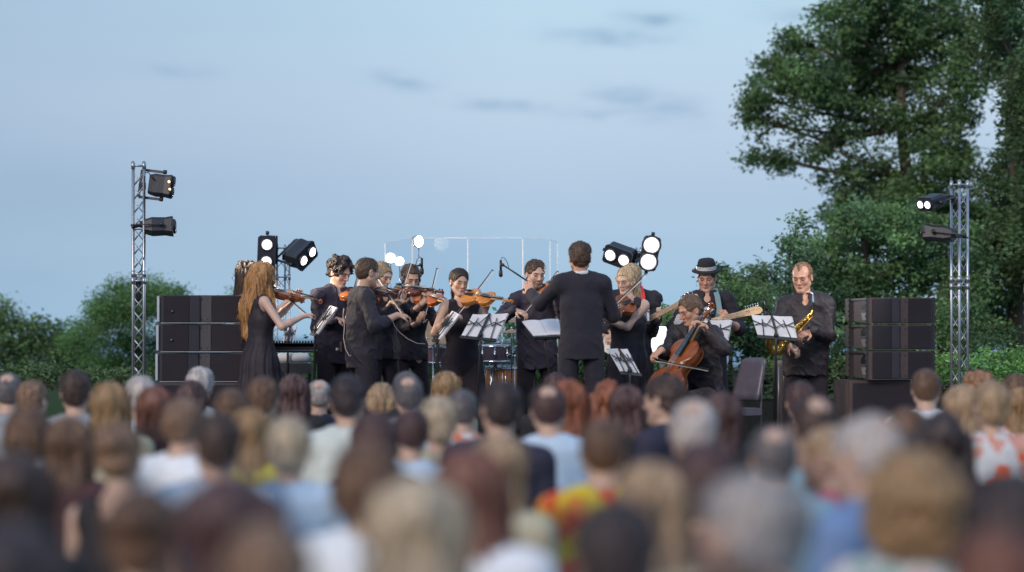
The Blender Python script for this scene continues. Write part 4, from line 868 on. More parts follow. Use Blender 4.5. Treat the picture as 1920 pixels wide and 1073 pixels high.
    if side:
        x = -hw-.001; V = [T((x, .12+.09*cos(q), .015*1+.075*sin(q))) for q in np.linspace(0, pi, 10)]; V2 = [v+R@np.array([-.004, 0, 0]) for v in V]
        m = MB(); m.add(V+V2, [tuple(range(10)), tuple(range(10, 20))[::-1]]+[(i, (i+1) % 10, 10+(i+1) % 10, 10+i) for i in range(10)]); m.build('handle_recess', M_EBONY, root)
        V = [T((x, .05, -.02)), T((x, .2, -.02)), T((x, .16, -.085)), T((x, .09, -.085))]; V2 = [v+R@np.array([-.004, 0, 0]) for v in V]
        m = MB(); m.add(V+V2, [(0, 1, 2, 3), (7, 6, 5, 4), (0, 4, 5, 1), (1, 5, 6, 2), (2, 6, 7, 3), (3, 7, 4, 0)]); m.build('port_mouth', mat('port_grey', (.2, .19, .21), .4), root)
    return root
for i, (y0, y1, lb) in enumerate(((553, 606, 'top loudspeaker of the left stack'), (607, 660, 'middle loudspeaker of the left stack'), (661, 716, 'bottom loudspeaker of the left stack, behind pale head'))):
    module(301-i*1.5, 461-i, y0, y1, 20.9, 2, lb, M_CAB, logo=i < 2)['group'] = 'left stack of loudspeakers'
module(292, 466, 717, 860.5, 20.9, 2, 'wide bass cabinet under the left loudspeaker stack', M_CAB, sub=True)
for i, (y0, y1, lb) in enumerate(((558, 607, 'top loudspeaker of the right stack by the trees'), (609, 656, 'middle loudspeaker of the right stack by the trees'), (658, 712, 'bottom loudspeaker of the right stack by the trees'))):
    module(1627, 1754, y0, y1, 21.2, 12, lb, M_CABR, side=1, logo=False, dep=.62)['group'] = 'right stack of loudspeakers'
module(1592, 1758, 713, 857, 21.25, 6, 'wide bass cabinet under the right loudspeaker stack', M_CABR, sub=True, dep=.6)
# music stands
def quadpts(q, d): return [P(x, y, d+o) for x, y, o in q]
def music_stand(q, d, foot, label, plabel, front=True, desk=False, pages=3):
    """q: corners TL TR BR BL as px, py, depth offset"""
    TL, TR, BR, BL = quadpts(q, d); n = np.cross(TR-TL, BL-TL); n /= np.linalg.norm(n); n = n if n[1] < 0 else -n      # toward camera
    bk = n if front else -n; u = lambda s, t: (TL*(1-s)+TR*s)*(1-t)+(BL*(1-s)+BR*s)*t
    fx = P(foot[0], foot[1], d)[0]; mid = u(.5, 1); root = empty('music_stand', (fx, mid[1], FLOOR), label, 'music stand')
    m = MB(); o = bk*.012
    if desk: 
        V = [u(-.03, .3)+o, u(1.03, .3)+o, u(1.03, 1.05)+o, u(-.03, 1.05)+o]; m.add([v for v in V]+[v+bk*.01 for v in V], [(0, 1, 2, 3), (7, 6, 5, 4), (0, 4, 5, 1), (1, 5, 6, 2), (2, 6, 7, 3), (3, 7, 4, 0)]); m.build('desk_plate', M_PLAST, root); m = MB()
        m.bar(u(-.03, 1.05)-bk*.0, u(1.03, 1.05), .03, .02, n); m.build('ledge', M_PLAST, root); m = MB()
    else:
        c0, c1 = u(.5, .02), u(.5, 1.02)
        m.bar(c0+o*1.3, c1+o*1.3, .02, .008, n); m.build('spine', M_PLAST, root)
        for s0, s1 in ((.5, .02), (.5, .98)):
            m = MB(); m.tube([u(.5, .1)+o*1.5, u(s0+(s1-s0)*.45, .52)+o, u(s1+(s1-s0)*.08, .28)+o], .0052, 6); m.tube([u(.5, .62)+o*1.5, u(s0+(s1-s0)*.5, .38)+o, u(s1+(s1-s0)*.04, .5)+o], .0045, 6)
            m.tube([u(s0+(s1-s0)*.55, .2)+o, u(s0+(s1-s0)*.72, 1.0)+o], .0045, 6); m.build('wire_arm', M_PLAST, root)
        m = MB(); m.bar(u(-.02, 1.03), u(1.02, 1.03), .03, .012, n); m.build('ledge', M_PLAST, root)
    m = MB(); top = u(.5, .8 if not desk else .7)+bk*.03; b_ = np.array([fx, top[1], FLOOR+.28]); m.tube([top, top-np.array([0, 0, .05])+(b_-top)*.1, b_], [.011, .011, .013], 8); m.ball(top-np.array([0, 0, .03]), .022, 8); m.build('pole', M_PLAST, root)
    for k in range(3):
        a = 2*pi*k/3+.4; m = MB(); m.bar(b_, np.array([fx+.27*cos(a), top[1]+.27*sin(a), FLOOR+.012]), .018, .006); m.build('leg', M_PLAST, root)
    for k in range(pages):
        m = MB(); off = -bk*(.002+.0045*k); sh = (.012*k, -.015*k*(k % 2)); nx = 6; V = []
        e0, e1 = (0, .5) if (k == 1) else ((.49, 1) if k == 2 else (0, 1))
        for i in range(nx+1):
            s = e0+(e1-e0)*i/nx; cur = -bk*.010*abs(sin(pi*(s*2)))*.8; 
            for t in (0, 1): V += [u(s+sh[0], t-.02+sh[1])+off+cur*(1-t), u(s+sh[0], t-.02+sh[1])+off+cur*(1-t)-bk*.002]
        Fs = []
        for i in range(nx): a = 4*i; Fs += [(a, a+4, a+6, a+2), (a+1, a+3, a+7, a+5), (a, a+1, a+5, a+4), (a+2, a+6, a+7, a+3)]
        Fs += [(0, 2, 3, 1), (4*nx, 4*nx+1, 4*nx+3, 4*nx+2)]; m.add(V, Fs)
        if k == 0: pr = empty('sheet_music', (TL+BR)/2, plabel, 'sheet music')
        m.build('page', M_PAPER, pr)
    return root
music_stand([(618, 574, .1), (631, 577, -.2), (594, 627, -.3), (584, 624, 0)], 21.3, (590, 700), 'music stand seen edge-on beside the keyboard', 'sheets seen edge-on in front of the curly-haired man', True)
music_stand([(886, 590, .05), (952, 588, .05), (930, 637, -.08), (864, 631, -.08)], 20.8, (893, 740), 'wire music stand seen from behind, before the woman with slicked-back hair', 'pale sheets on the stand before the woman with slicked-back hair')
music_stand([(846, 584, .1), (861, 590, -.15), (823, 638, -.25), (813, 636, 0)], 20.9, (823, 740), 'music stand turned edge-on left of the slicked-back-hair woman', 'crumpled edge-on sheets left of the slicked-back-hair woman')
music_stand([(979, 605, .0), (1046, 602, .0), (1052, 630, -.35), (1001, 632, -.35)], 21.0, (1042, 760), 'black desk music stand directly before the conductor', 'bright open score on the conductor\'s black desk', False, True)
music_stand([(1139, 654, .0), (1177, 655, .1), (1201, 702, .05), (1164, 698, -.05)], 20.4, (1182, 780), 'low wire music stand before the blonde woman with curled updo', 'pale sheets on the low stand right of the conductor')
music_stand([(1184, 569, .0), (1217, 569, .0), (1217, 604, -.08), (1186, 606, -.08)], 21.9, (1200, 780), 'music stand between the blonde violinist and the bassist', 'grey sheet between the blonde violinist and the bassist')
music_stand([(1287, 603, .05), (1371, 600, .05), (1364, 640, -.06), (1288, 642, -.06)], 21.9, (1330, 780), 'music stand behind the cellist before the guitarist', 'white sheets behind the shoulder of the cellist')
music_stand([(1409, 591, .05), (1484, 594, .0), (1494, 636, -.1), (1421, 630, -.05)], 20.8, (1452, 760), 'wire music stand before the saxophonist', 'white sheets on the stand before the saxophonist')
music_stand([(534, 613, .05), (556, 611, .05), (549, 646, -.08), (530, 647, -.08)], 22.9, (540, 760), 'music rest with pinkish sheets behind the keyboard', 'pinkish sheets behind the arm of the copper-haired woman')
# microphones
def micstand(mic, path, d, foot, label, arc):
    root = empty('microphone_stand', P(foot, 855, d)*np.array([1, 1, 0])+np.array([0, 0, FLOOR]), label, 'microphone'); g = lambda p: P(p[0], p[1], d)
    m = MB(); a = g(mic); m.cyl(a+np.array([0, 0, .05]), a-np.array([0, 0, .045]), .012, n=10); m.lathe([(.013, 0), (.019, -.012), (.019, -.05), (.012, -.062), (.001, -.065)], a-np.array([0, 0, .045]), n=12); m.build('microphone_body', M_PLAST, root)
    m = MB(); m.tube([g(p) for p in arc], .0035, 6); m.build('microphone_cable', M_PLAST, root)
    m = MB(); m.tube([g(p) for p in path], .0075, 8); m.ball(g(path[0]), .017, 8); m.build('boom', M_PLAST, root)
    m = MB(); e = g(path[-1]); b_ = np.array([P(foot, 0, d)[0], d, FLOOR+.05]); m.tube([e, b_], .009, 8); m.ball(e, .022, 8); m.build('pole', M_PLAST, root)
    m = MB(); m.lathe([(.13, 0), (.13, .02), (.03, .04), (.001, .04)], np.array([b_[0], d, FLOOR+.004])); m.build('base', M_PLAST, root)
micstand((791, 494), [(788, 497), (778, 500)], 23.0, 778, 'microphone hanging above the brunette violinist', [(791, 487), (790, 483), (786, 482), (782, 487), (779, 499)])
micstand((939, 498), [(943, 497), (966, 512), (990, 528)], 22.6, 990, 'boom microphone between the centre violinist and the bearded man', [(939, 487), (941, 483), (946, 484), (951, 492), (954, 502)])
micstand((1436, 574), [(1438, 578), (1444, 586), (1452, 600)], 21.9, 1452, 'small microphone left of the saxophonist', [(1436, 570), (1434, 560), (1431, 556)])
# drum screen
root = empty('drum_screen', (P(880, 0, 23)[0], 23.2, FLOOR), 'clear acrylic drum screen with highlights painted on its vertical edges behind the players', 'drum screen')
gl = bpy.data.materials.new('clear_acrylic'); gl.use_nodes = True; n_ = gl.node_tree.nodes; n_.clear(); lk = gl.node_tree.links
tr = n_.new('ShaderNodeBsdfTransparent'); tr.inputs[0].default_value = (.95, .965, .98, 1); gs = n_.new('ShaderNodeBsdfGlossy'); gs.inputs['Roughness'].default_value = .03; fr = n_.new('ShaderNodeFresnel'); fr.inputs[0].default_value = 1.12; mm = n_.new('ShaderNodeMixShader'); oo = n_.new('ShaderNodeOutputMaterial')
mm.inputs[0].default_value = .01; lk.new(tr.outputs[0], mm.inputs[1]); lk.new(gs.outputs[0], mm.inputs[2]); lk.new(mm.outputs[0], oo.inputs[0])
M_EDGE_HL = mat('painted_edge_highlight', (.95, .96, .98), .2, spec=.8, emit=0)  # light caught by the acrylic edges, painted as near-white strips
poly = [(722, 24.1, 455), (773, 23.3, 447), (877, 23.0, 447), (980, 23.0, 447), (1031, 23.2, 450), (1045, 24.1, 455)]
for (xa, da, ya), (xb, db, yb) in zip(poly[:-1], poly[1:]):
    a = P(xa, ya, da); b = P(xb, yb, db); u = (b-a); u[2] = 0; ln = np.linalg.norm(u); u /= ln; nn = np.array([u[1], -u[0], 0])*.004; a2, b2 = a+u*.006, b-u*.006; z0 = FLOOR+.01
    V = [a2-nn, b2-nn, b2+nn, a2+nn]; m = MB(); m.add([np.array([v[0], v[1], z0]) for v in V]+V, [(0, 1, 2, 3), (7, 6, 5, 4), (0, 4, 5, 1), (1, 5, 6, 2), (2, 6, 7, 3), (3, 7, 4, 0)]); m.build('screen_panel', gl, root)
    m = MB(); m.bar(a2+np.array([0, 0, .003]), b2+np.array([0, 0, .003]), .0035, .004); m.build('rim_highlight', M_EDGE_HL, root)
for i, (x, d, y) in enumerate(poly):
    a = P(x, y+2, d); m = MB(); m.bar(a*np.array([1, 1, 0])+np.array([0, 0, FLOOR]), a, .012 if i in (1, 2, 3, 5) else .005, .012); m.build('edge_highlight', M_EDGE_HL, root)
# drums
def drum(px, py, d, r, h, tilt, shell, label, stand=True, cat='drum', axis=None):
    c = P(px, py, d); ax = np.array(axis if axis is not None else (0, -sin(radians(tilt)), cos(radians(tilt)))); root = empty('drum', (c[0], c[1], FLOOR), label, cat)
    m = MB(); m.lathe([(r, -h/2), (r, h/2)], c, ax, 28); m.build('shell', shell, root)
    for s in (1, -1):
        m = MB(); m.lathe([(.001, 0), (r*.97, 0), (r*1.0, .004*s)], c+ax*(h/2*s), ax, 28); m.build('drum_head', mat('drum_skin', (.4, .4, .42), .5), root)
        m = MB(); m.lathe([(r*1.0, -.01), (r*1.04, -.01), (r*1.04, .012), (r*1.0, .012)], c+ax*(h/2*s), ax, 28); m.build('hoop', M_CHROME, root)
    x = np.cross(ax, (1, 0, .01)); x /= np.linalg.norm(x); y = np.cross(ax, x)
    for k in range(8):
        a = k*pi/4; p = c+(x*cos(a)+y*sin(a))*(r+.012); m = MB(); m.cyl(p-ax*h*.45, p+ax*h*.45, .004, n=6); m.cyl(p-ax*.025, p+ax*.025, .012, n=8); m.build('lug', M_CHROME, root)
    if stand:
        m = MB(); b = c-ax*h/2
        for k in range(3): a = k*2*pi/3+.3; m.tube([b, np.array([c[0]+.2*cos(a), c[1]+.2*sin(a), FLOOR+.01])], .009, 6)
        m.build('tripod', M_CHROME, root)
SH1 = mat('drum_shell_plum', (.18, .1, .11), .3, var=.3); SH2 = mat('drum_shell_dark', (.07, .05, .07), .3)
drum(820, 664, 23.9, .14, .15, 6, SH1, 'small rack drum left of the centre violinist', cat='drum')
drum(850, 658, 24.2, .13, .2, 5, SH2, 'dark tom drum partly hidden by the centre violinist', cat='drum')
drum(928, 662, 23.9, .16, .15, 4, SH2, 'chrome-rimmed snare drum below the wire music stand', cat='drum')
drum(948, 716, 24.1, .2, .3, 5, mat('drum_amber', (.4, .17, .06), .3), 'amber floor drum right of the centre violinist', cat='drum')
drum(880, 745, 24.3, .28, .4, 0, SH1, 'large bass drum behind the centre violinist', False, 'drum', (0, -1, .0))
def cymbal(px, py, d, r, ax, label):
    c = P(px, py, d); ax = np.array(ax, float); root = empty('cymbal_stand', (c[0], c[1], FLOOR), label, 'cymbal')
    m = MB(); m.lathe([(.001, .022), (.02, .02), (.035, .01), (.05, .006), (r*.8, 0), (r, -.008), (r, -.0095), (.05, .003)], c, ax, 32); m.build('cymbal', M_BRONZE, root)
    m = MB(); m.tube([c+np.array([0, 0, .035]), c, np.array([c[0], c[1], FLOOR+.25])], .008, 8); m.ball(c+np.array([0, 0, .03]), .014, 8)
    m.build('pole', M_CHROME, root); m = MB()
    for k in range(3): a = k*2*pi/3; m.tube([np.array([c[0], c[1], FLOOR+.35]), np.array([c[0]+.25*cos(a), c[1]+.25*sin(a), FLOOR+.01])], .009, 6)
    m.build('tripod', M_CHROME, root)
cymbal(823, 622, 23.8, .2, (.15, -.75, 1), 'large bronze cymbal tilted toward the audience left of centre')
cymbal(968, 600, 24.0, .16, (.1, -.12, 1), 'thin cymbal left of the bearded man')
cymbal(959, 621, 23.7, .13, (0, -.06, 1), 'small hi-hat cymbal right of the wire music stand')
cymbal(801, 640, 23.5, .1, (-.2, -.5, 1), 'small splash cymbal beside the brunette')
# keyboard
a = P(470, 660, 21.9); b = P(637, 661, 21.9); root = empty('keyboard', (a+b)/2, 'black synthesizer keyboard on a folding stand behind the women', 'keyboard')
m = MB(); L_ = b[0]-a[0]; cx = (a[0]+b[0])/2; cz = a[2]+.035; m.box((cx, 22.05, cz), (L_, .3, .075)); m.box((cx, 21.935, cz+.03), (L_, .07, .035)); m.build('case', mat('synth_case', (.022, .016, .024), .5), root)
for xx in (a[0]-.01, b[0]+.012):
    m = MB(); m.box((xx, 22.03, cz+.012), (.022, .33, .095)); m.build('wood_cheek', mat('cheek_wood', (.14, .07, .045), .5), root)
for i in range(28):
    m = MB(); x = a[0]+.05+i*(L_-.1)/27; m.cyl((x, 21.94, cz+.047), (x, 21.94, cz+.066), .0075, n=8); m.build('knob', M_PLAST, root)
for i in range(30):
    m = MB(); m.box((a[0]+.03+i*(L_-.06)/29, 22.13, cz+.036), (.019, .13, .012)); m.build('key', M_WHITE, root)
m = MB(); m.box((b[0]-.1, 21.9, cz+.028), (.075, .006, .02)); m.build('rear_label', mat('label_blue', (.35, .38, .6), .4), root)
m = MB(); m.box(((a[0]+b[0])/2, 21.898, cz-.02), (L_*.9, .004, .004)); m.build('case_seam', M_ALU, root)
root = empty('keyboard_stand', (cx, 22.05, FLOOR), 'metal folding stand under the synthesizer keyboard', 'keyboard stand')
for yy in (21.95, 22.15):
    m = MB(); m.bar((b[0]-.02, yy, cz-.035), (b[0]-.5, yy, FLOOR+.01), .025, .02); m.build('leg', M_STEEL, root); m = MB(); m.bar((a[0]+.12, yy, cz-.035), (b[0]-.02, yy+.03, FLOOR+.01), .025, .02); m.build('leg', M_STEEL, root)
m = MB(); m.ball(P(632, 656, 21.86), .022, 8); m.build('clamp_knob', M_ALU, root)
m = MB(); a = P(520, 671, 22.9); b = P(580, 671, 22.9); m.tube([a, a+(b-a)*.04, a+(b-a)*.5, a+(b-a)*.93, b], [.03, .045, .046, .045, .025], 16); root = empty('padded_case', (a+b)/2, 'white rounded case below the keyboard', 'case'); m.build('cover', mat('white_cover', (.7, .7, .72), .6, var=.15), root)
m = MB(); m.box(((a[0]+b[0])/2, 22.95, a[2]-.1), (.34, .25, .1)); m.build('base', M_STEEL, root); m = MB(); [m.bar(((a[0]+b[0])/2+s*.15, 22.95, FLOOR), ((a[0]+b[0])/2+s*.15, 22.95, a[2]-.15), .03, .03) for s in (1, -1)]; m.build('leg', M_STEEL, root)
# white ball lamp, chair, canister
c = P(1241, 646, 22.9); root = empty('globe_lamp', (c[0], c[1], FLOOR), 'glowing white globe between the bassist and the cellist', 'globe lamp')
m = MB(); m.ball(c, .172, 28); m.build('globe', mat('glowing_globe', (1, .99, .96), .5, emit=1.15, var=0), root); m = MB(); m.cyl((c[0], c[1], FLOOR), c-np.array([0, 0, .15]), .02); m.lathe([(.14, 0), (.14, .02), (.02, .03)], (c[0], c[1], FLOOR+.002)); m.build('stand_pole', M_STEEL, root)
def chair(px, pyt, d, yaw, label, col):
    x, y, z = P(px, pyt, d); root = empty('chair', (x, y, FLOOR), label, 'chair'); t = radians(yaw); R = np.stack([[cos(t), sin(t), 0], [-sin(t), cos(t), 0], [0, 0, 1.]], 1); T = lambda p: np.array([x, y, FLOOR])+R@np.array(p, float); hz = z-FLOOR
    m = MB(); V = []; n = 9
    for i in range(n+1):
        s = -1+2*i/n
        for k in range(7):
            tt = k/6; wd = .2*(1-.13*tt**3)*(1-.0*tt); q = .02*(1-s*s)+.03*(tt-.3)**2; V.append(T((s*wd*.8, -.2-.09*tt-q*.6+.02, hz-.36+(.36-.03*abs(s)**5)*tt)))
    W2 = [np.array(v)+R@np.array([0, .035, 0]) for v in V]; k7 = 7; N_ = len(V); Fs = []
    for i in range(n):
        for k in range(6): a = i*7+k; Fs += [(a, a+7, a+8, a+1), (N_+a, N_+a+1, N_+a+8, N_+a+7)]
    for i in range(n): Fs += [(i*7, N_+i*7, N_+i*7+7, i*7+7), (i*7+6, i*7+13, N_+i*7+13, N_+i*7+6)]
    for k in range(6): Fs += [(k, k+1, N_+k+1, N_+k), (n*7+k, N_+n*7+k, N_+n*7+k+1, n*7+k+1)]
    m.add(V+W2, Fs, True); m.build('backrest', col, root)
    m = MB(); m.box(T((0, 0, .44)), (.34, .38, .06), R); m.build('seat', col, root)
    for sx_ in (-.15, .15):
        for sy in (-.2, .19): m = MB(); m.cyl(T((sx_, sy, 0)), T((sx_, sy, .42 if sy > 0 else hz-.2)), .011, n=8); m.build('leg', M_PLAST, root)
chair(1372, 671, 20.5, 180-52, 'empty chair with grey padded back right of the cellist', mat('grey_vinyl', (.1, .088, .115), .38, var=.15))
chair(1327, 690, 21.1, 32+180, 'dark chair under the seated cellist', M_PLAST)
c = P(1464, 676, 21.9); root = empty('grey_column', (c[0], c[1], FLOOR), 'slim grey ribbed column left of the saxophonist legs', 'column light'); m = MB(); m.lathe([(.001, 0), (.042, 0), (.045, -.01), (.045, -.05), (.04, -.055), (.042, -.9), (.001, -.9)], c, n=20); m.build('column', mat('column_grey', (.2, .19, .22), .4), root)  # plain grey column, gives no light
for k in range(6): m = MB(); a = k*pi/3; m.cyl(c+np.array([.045*cos(a), .045*sin(a), -.06]), c+np.array([.045*cos(a), .045*sin(a), -.6]), .005, n=6); m.build('rib', M_ALU, root)

HL = ['left of the pair beside the brunette', 'close to the left hip of the centre violinist', 'just under the left corner of the wire music stand', 'under the middle of the wire music stand', 'right of the snare drum', 'between the hi-hat and the snare drum', 'nearest the bearded man']
for i, (x, y, dd) in enumerate(((812, 648, 23.7), (836, 640, 24.0), (905, 640, 23.8), (918, 648, 24.1), (942, 640, 23.9), (951, 655, 24.0), (965, 668, 23.8))):
    c = P(x, y, dd); r_ = empty('hardware_stand', (c[0], c[1], FLOOR), 'chrome drum hardware stand, '+HL[i], 'drum hardware', 'chrome hardware stands among the drums'); m = MB(); m.cyl((c[0], c[1], FLOOR+.02), c, .0055, n=8); m.build('tube', M_ALU, r_)
    m = MB(); m.ball(c, .018, 8); m.tube([c, c+np.array([.09*(1 if i % 2 else -1), 0, .03])], .007, 6); m.ball(c+np.array([.09*(1 if i % 2 else -1), 0, .03]), .014, 8); m.build('clamp', M_CHROME, r_)
    m = MB(); [m.tube([np.array([c[0], dd, FLOOR+.3]), np.array([c[0]+.2*cos(k*2.1), dd+.2*sin(k*2.1), FLOOR+.012])], .007, 6) for k in range(3)]; m.build('tripod', M_CHROME, r_)
# ------------------------------------------------------------------ audience
CR0 = 1.325
def aud_body(fem, bare):
    lt, fw, up = np.array([-1., 0, 0]), np.array([0, 1., 0]), np.array([0, 0, 1.]); hc = np.array([0, .03, 1.19]); HM = hframe(180, 5); S = np.array([0, 0, .97]); H = np.array([0, -.03, .53]); hw = .165 if fem else .19
    E = [S+lt*sg*(hw+.04)+np.array([0, .02, -.27]) for sg in (1, -1)]; Wr = [np.array([-sg*.1, .25, .6]) for sg in (1, -1)]
    it = torso(S, H, lt, fw, 0 if bare else -.006, 1, fem, hw); it.append((cap(S, hc-HM[:, 2]*.05, .05 if fem else .06, .046 if fem else .054), .04)); hf = headfn(hc, HM, 1.04, fem); it.append((hf, .015))
    for sg, e, w in zip((1, -1), E, Wr): it += [(cap(S+lt*sg*hw, e, .046, .037), .03), (cap(e, w, .037, .026), .02), (cap(H+lt*sg*.1, (-sg*.12, .42, .53), .08, .06), .03), (cap((-sg*.12, .42, .53), (-sg*.12, .44, .08), .055, .04), .03)]
    f = sdf(it); v, q = iso(f, (-.4, -.3, 0), (.4, .62, 1.36), .016); vq = fine_box(f, hc, .16, .009, (v, q)); v, q = compact(*vq)
    me = mesh_np('body', v, q, M_SKIN, facecol(hc, HM, 1.04, (.56, .37, .29), (.1, .07, .05), None, (.4, .16, .13), fem)(v))
    tops = {}
    for kind in ('shirt', 'blouse', 'tank'):
        it = torso(S, H, lt, fw, .02 if kind != 'tank' else .012, 1.04, fem, hw if kind != 'tank' else hw-.03, down=.02)
        if kind != 'tank':
            for sg, e, w in zip((1, -1), E, Wr):
                it.append((cap(S+lt*sg*hw, e, .066, .055), .035)); 
                if kind == 'shirt': it.append((cap(e, e+(w-e)*.6, .055, .047), .02))
        it += [(cap(S+up*(.04 if kind == 'shirt' else .02), hc, .062 if kind != 'tank' else .09, .06), .008, '-')]
        if kind == 'shirt': it += [(cap(S+up*.055-lt*.05-fw*.03, S+up*.055+lt*.05-fw*.03, .024), .02)]
        it.append((lambda p: .008*vn(p*f3((1, 1, .7)), 11)+.004*vn(p, 25), 0, 'd')); v, q = iso(sdf(it), (-.38, -.25, .4), (.38, .4, 1.1), .012); tops[kind] = mesh_np('top', v, q, M_WHITE)
    it = [(cap(H+up*.08, H, .16, .17, fw, .75), 0)]
    for sg in (1, -1): it += [(cap(H+lt*sg*.1, (-sg*.12, .42, .53), .1, .08), .03), (cap((-sg*.12, .42, .53), (-sg*.12, .44, .1), .075, .06), .03)]
    v, q = iso(sdf(it), (-.3, -.25, 0), (.3, .6, .75), .018); tr_ = mesh_np('trousers', v, q, M_BLACK2)
    return me, tops, tr_
AB = {(fm): aud_body(fm, False) for fm in (False, True)}
HW = dict(crop=.168, short=.176, balding=.17, curly=.21, long=.2, longbig=.245, bob=.215, pixie=.19, afro=.28, bun=.176, pony=.176, part=.176, backpull=.17)
HMESH = {}
def hair_mesh(st):
    if st not in HMESH:
        L_ = []
        for sd in (0, 1):
            hc = np.array([0, .03, 1.19]); f = hairfn(st, hc, hframe(180, 5), 1.04, sd*2.3+.5); v, q = iso(f, (-.2, -.28, .75), (.2, .2, 1.4), .0085); v, q = addstr((v, q), strands(f, v, 700, .2 if 'long' in st else .07, hc, hframe(180, 5), .6 if st in ('curly', 'afro') else .25, .004, .014, sd)); L_.append(mesh_np('hair', v, q, H_BROWN))
        HMESH[st] = L_
    return random.choice(HMESH[st])
def cm(n, c, **k): return mat('cloth_'+n, c, .85, var=k.pop('var', .08), **k)
T_WHITE = cm('white', (.8, .84, .92)); T_LBLUE = cm('light_blue', (.52, .66, .84)); T_DBLUE = cm('denim', (.16, .26, .48)); T_NAVY = cm('navy', (.03, .03, .06)); T_BLACK = cm('black', (.02, .018, .024)); T_GREEN = cm('pale_green', (.6, .66, .66))
T_BEIGE = cm('beige', (.5, .46, .34)); T_TEAL = cm('teal_grey', (.22, .36, .46)); T_GREY = cm('grey', (.3, .32, .36)); T_MAROON = cm('maroon', (.07, .03, .035)); T_YEL = cm('yellow', (.5, .42, .08)); T_PINK = cm('rose', (.5, .12, .18)); T_SAND = cm('sand', (.55, .42, .32))
def floral(name, cols, sc):
    m = bpy.data.materials.new(name); m.use_nodes = True; n = m.node_tree.nodes; lk = m.node_tree.links; b = n['Principled BSDF']; b.inputs['Roughness'].default_value = .85
    t = n.new('ShaderNodeTexCoord'); v = n.new('ShaderNodeTexVoronoi'); v.inputs['Scale'].default_value = sc; lk.new(t.outputs['Object'], v.inputs['Vector']); s = n.new('ShaderNodeSeparateColor'); lk.new(v.outputs['Color'], s.inputs[0])
    r = n.new('ShaderNodeValToRGB'); r.color_ramp.interpolation = 'CONSTANT'; e = r.color_ramp.elements
    while len(e) < len(cols): e.new(.5)
    for i, c in enumerate(cols): e[i].position = i/len(cols); e[i].color = (*c, 1)
    lk.new(s.outputs[0], r.inputs[0]); lk.new(r.outputs[0], b.inputs['Base Color']); return m
T_FLORAL = floral('yellow_floral_print', [(.75, .6, .03), (.8, .1, .03), (.8, .62, .04), (.85, .3, .05), (.7, .55, .02)], 14)
T_PRINT = floral('white_red_print', [(.6, .62, .68), (.6, .62, .68), (.75, .13, .03), (.62, .62, .68), (.6, .3, .25)], 13)
T_PRINT2 = floral('pale_leaf_print', [(.6, .64, .68), (.6, .64, .68), (.25, .42, .4), (.6, .64, .66), (.55, .35, .38)], 26)
def warm(m, k=1.75):
    c = [n for n in m.node_tree.nodes if n.type == 'VECT_MATH'][0].inputs[0].default_value; f_ = k if c[0] < .2 else 1.22; return mat('crowd_'+m.name, (min(c[0]*f_*1.0, .6), c[1]*f_*.97, c[2]*f_), .48, var=.45, nscale=24, stretch=(2.5, 2.5, .6), bump=.4, bscale=80)
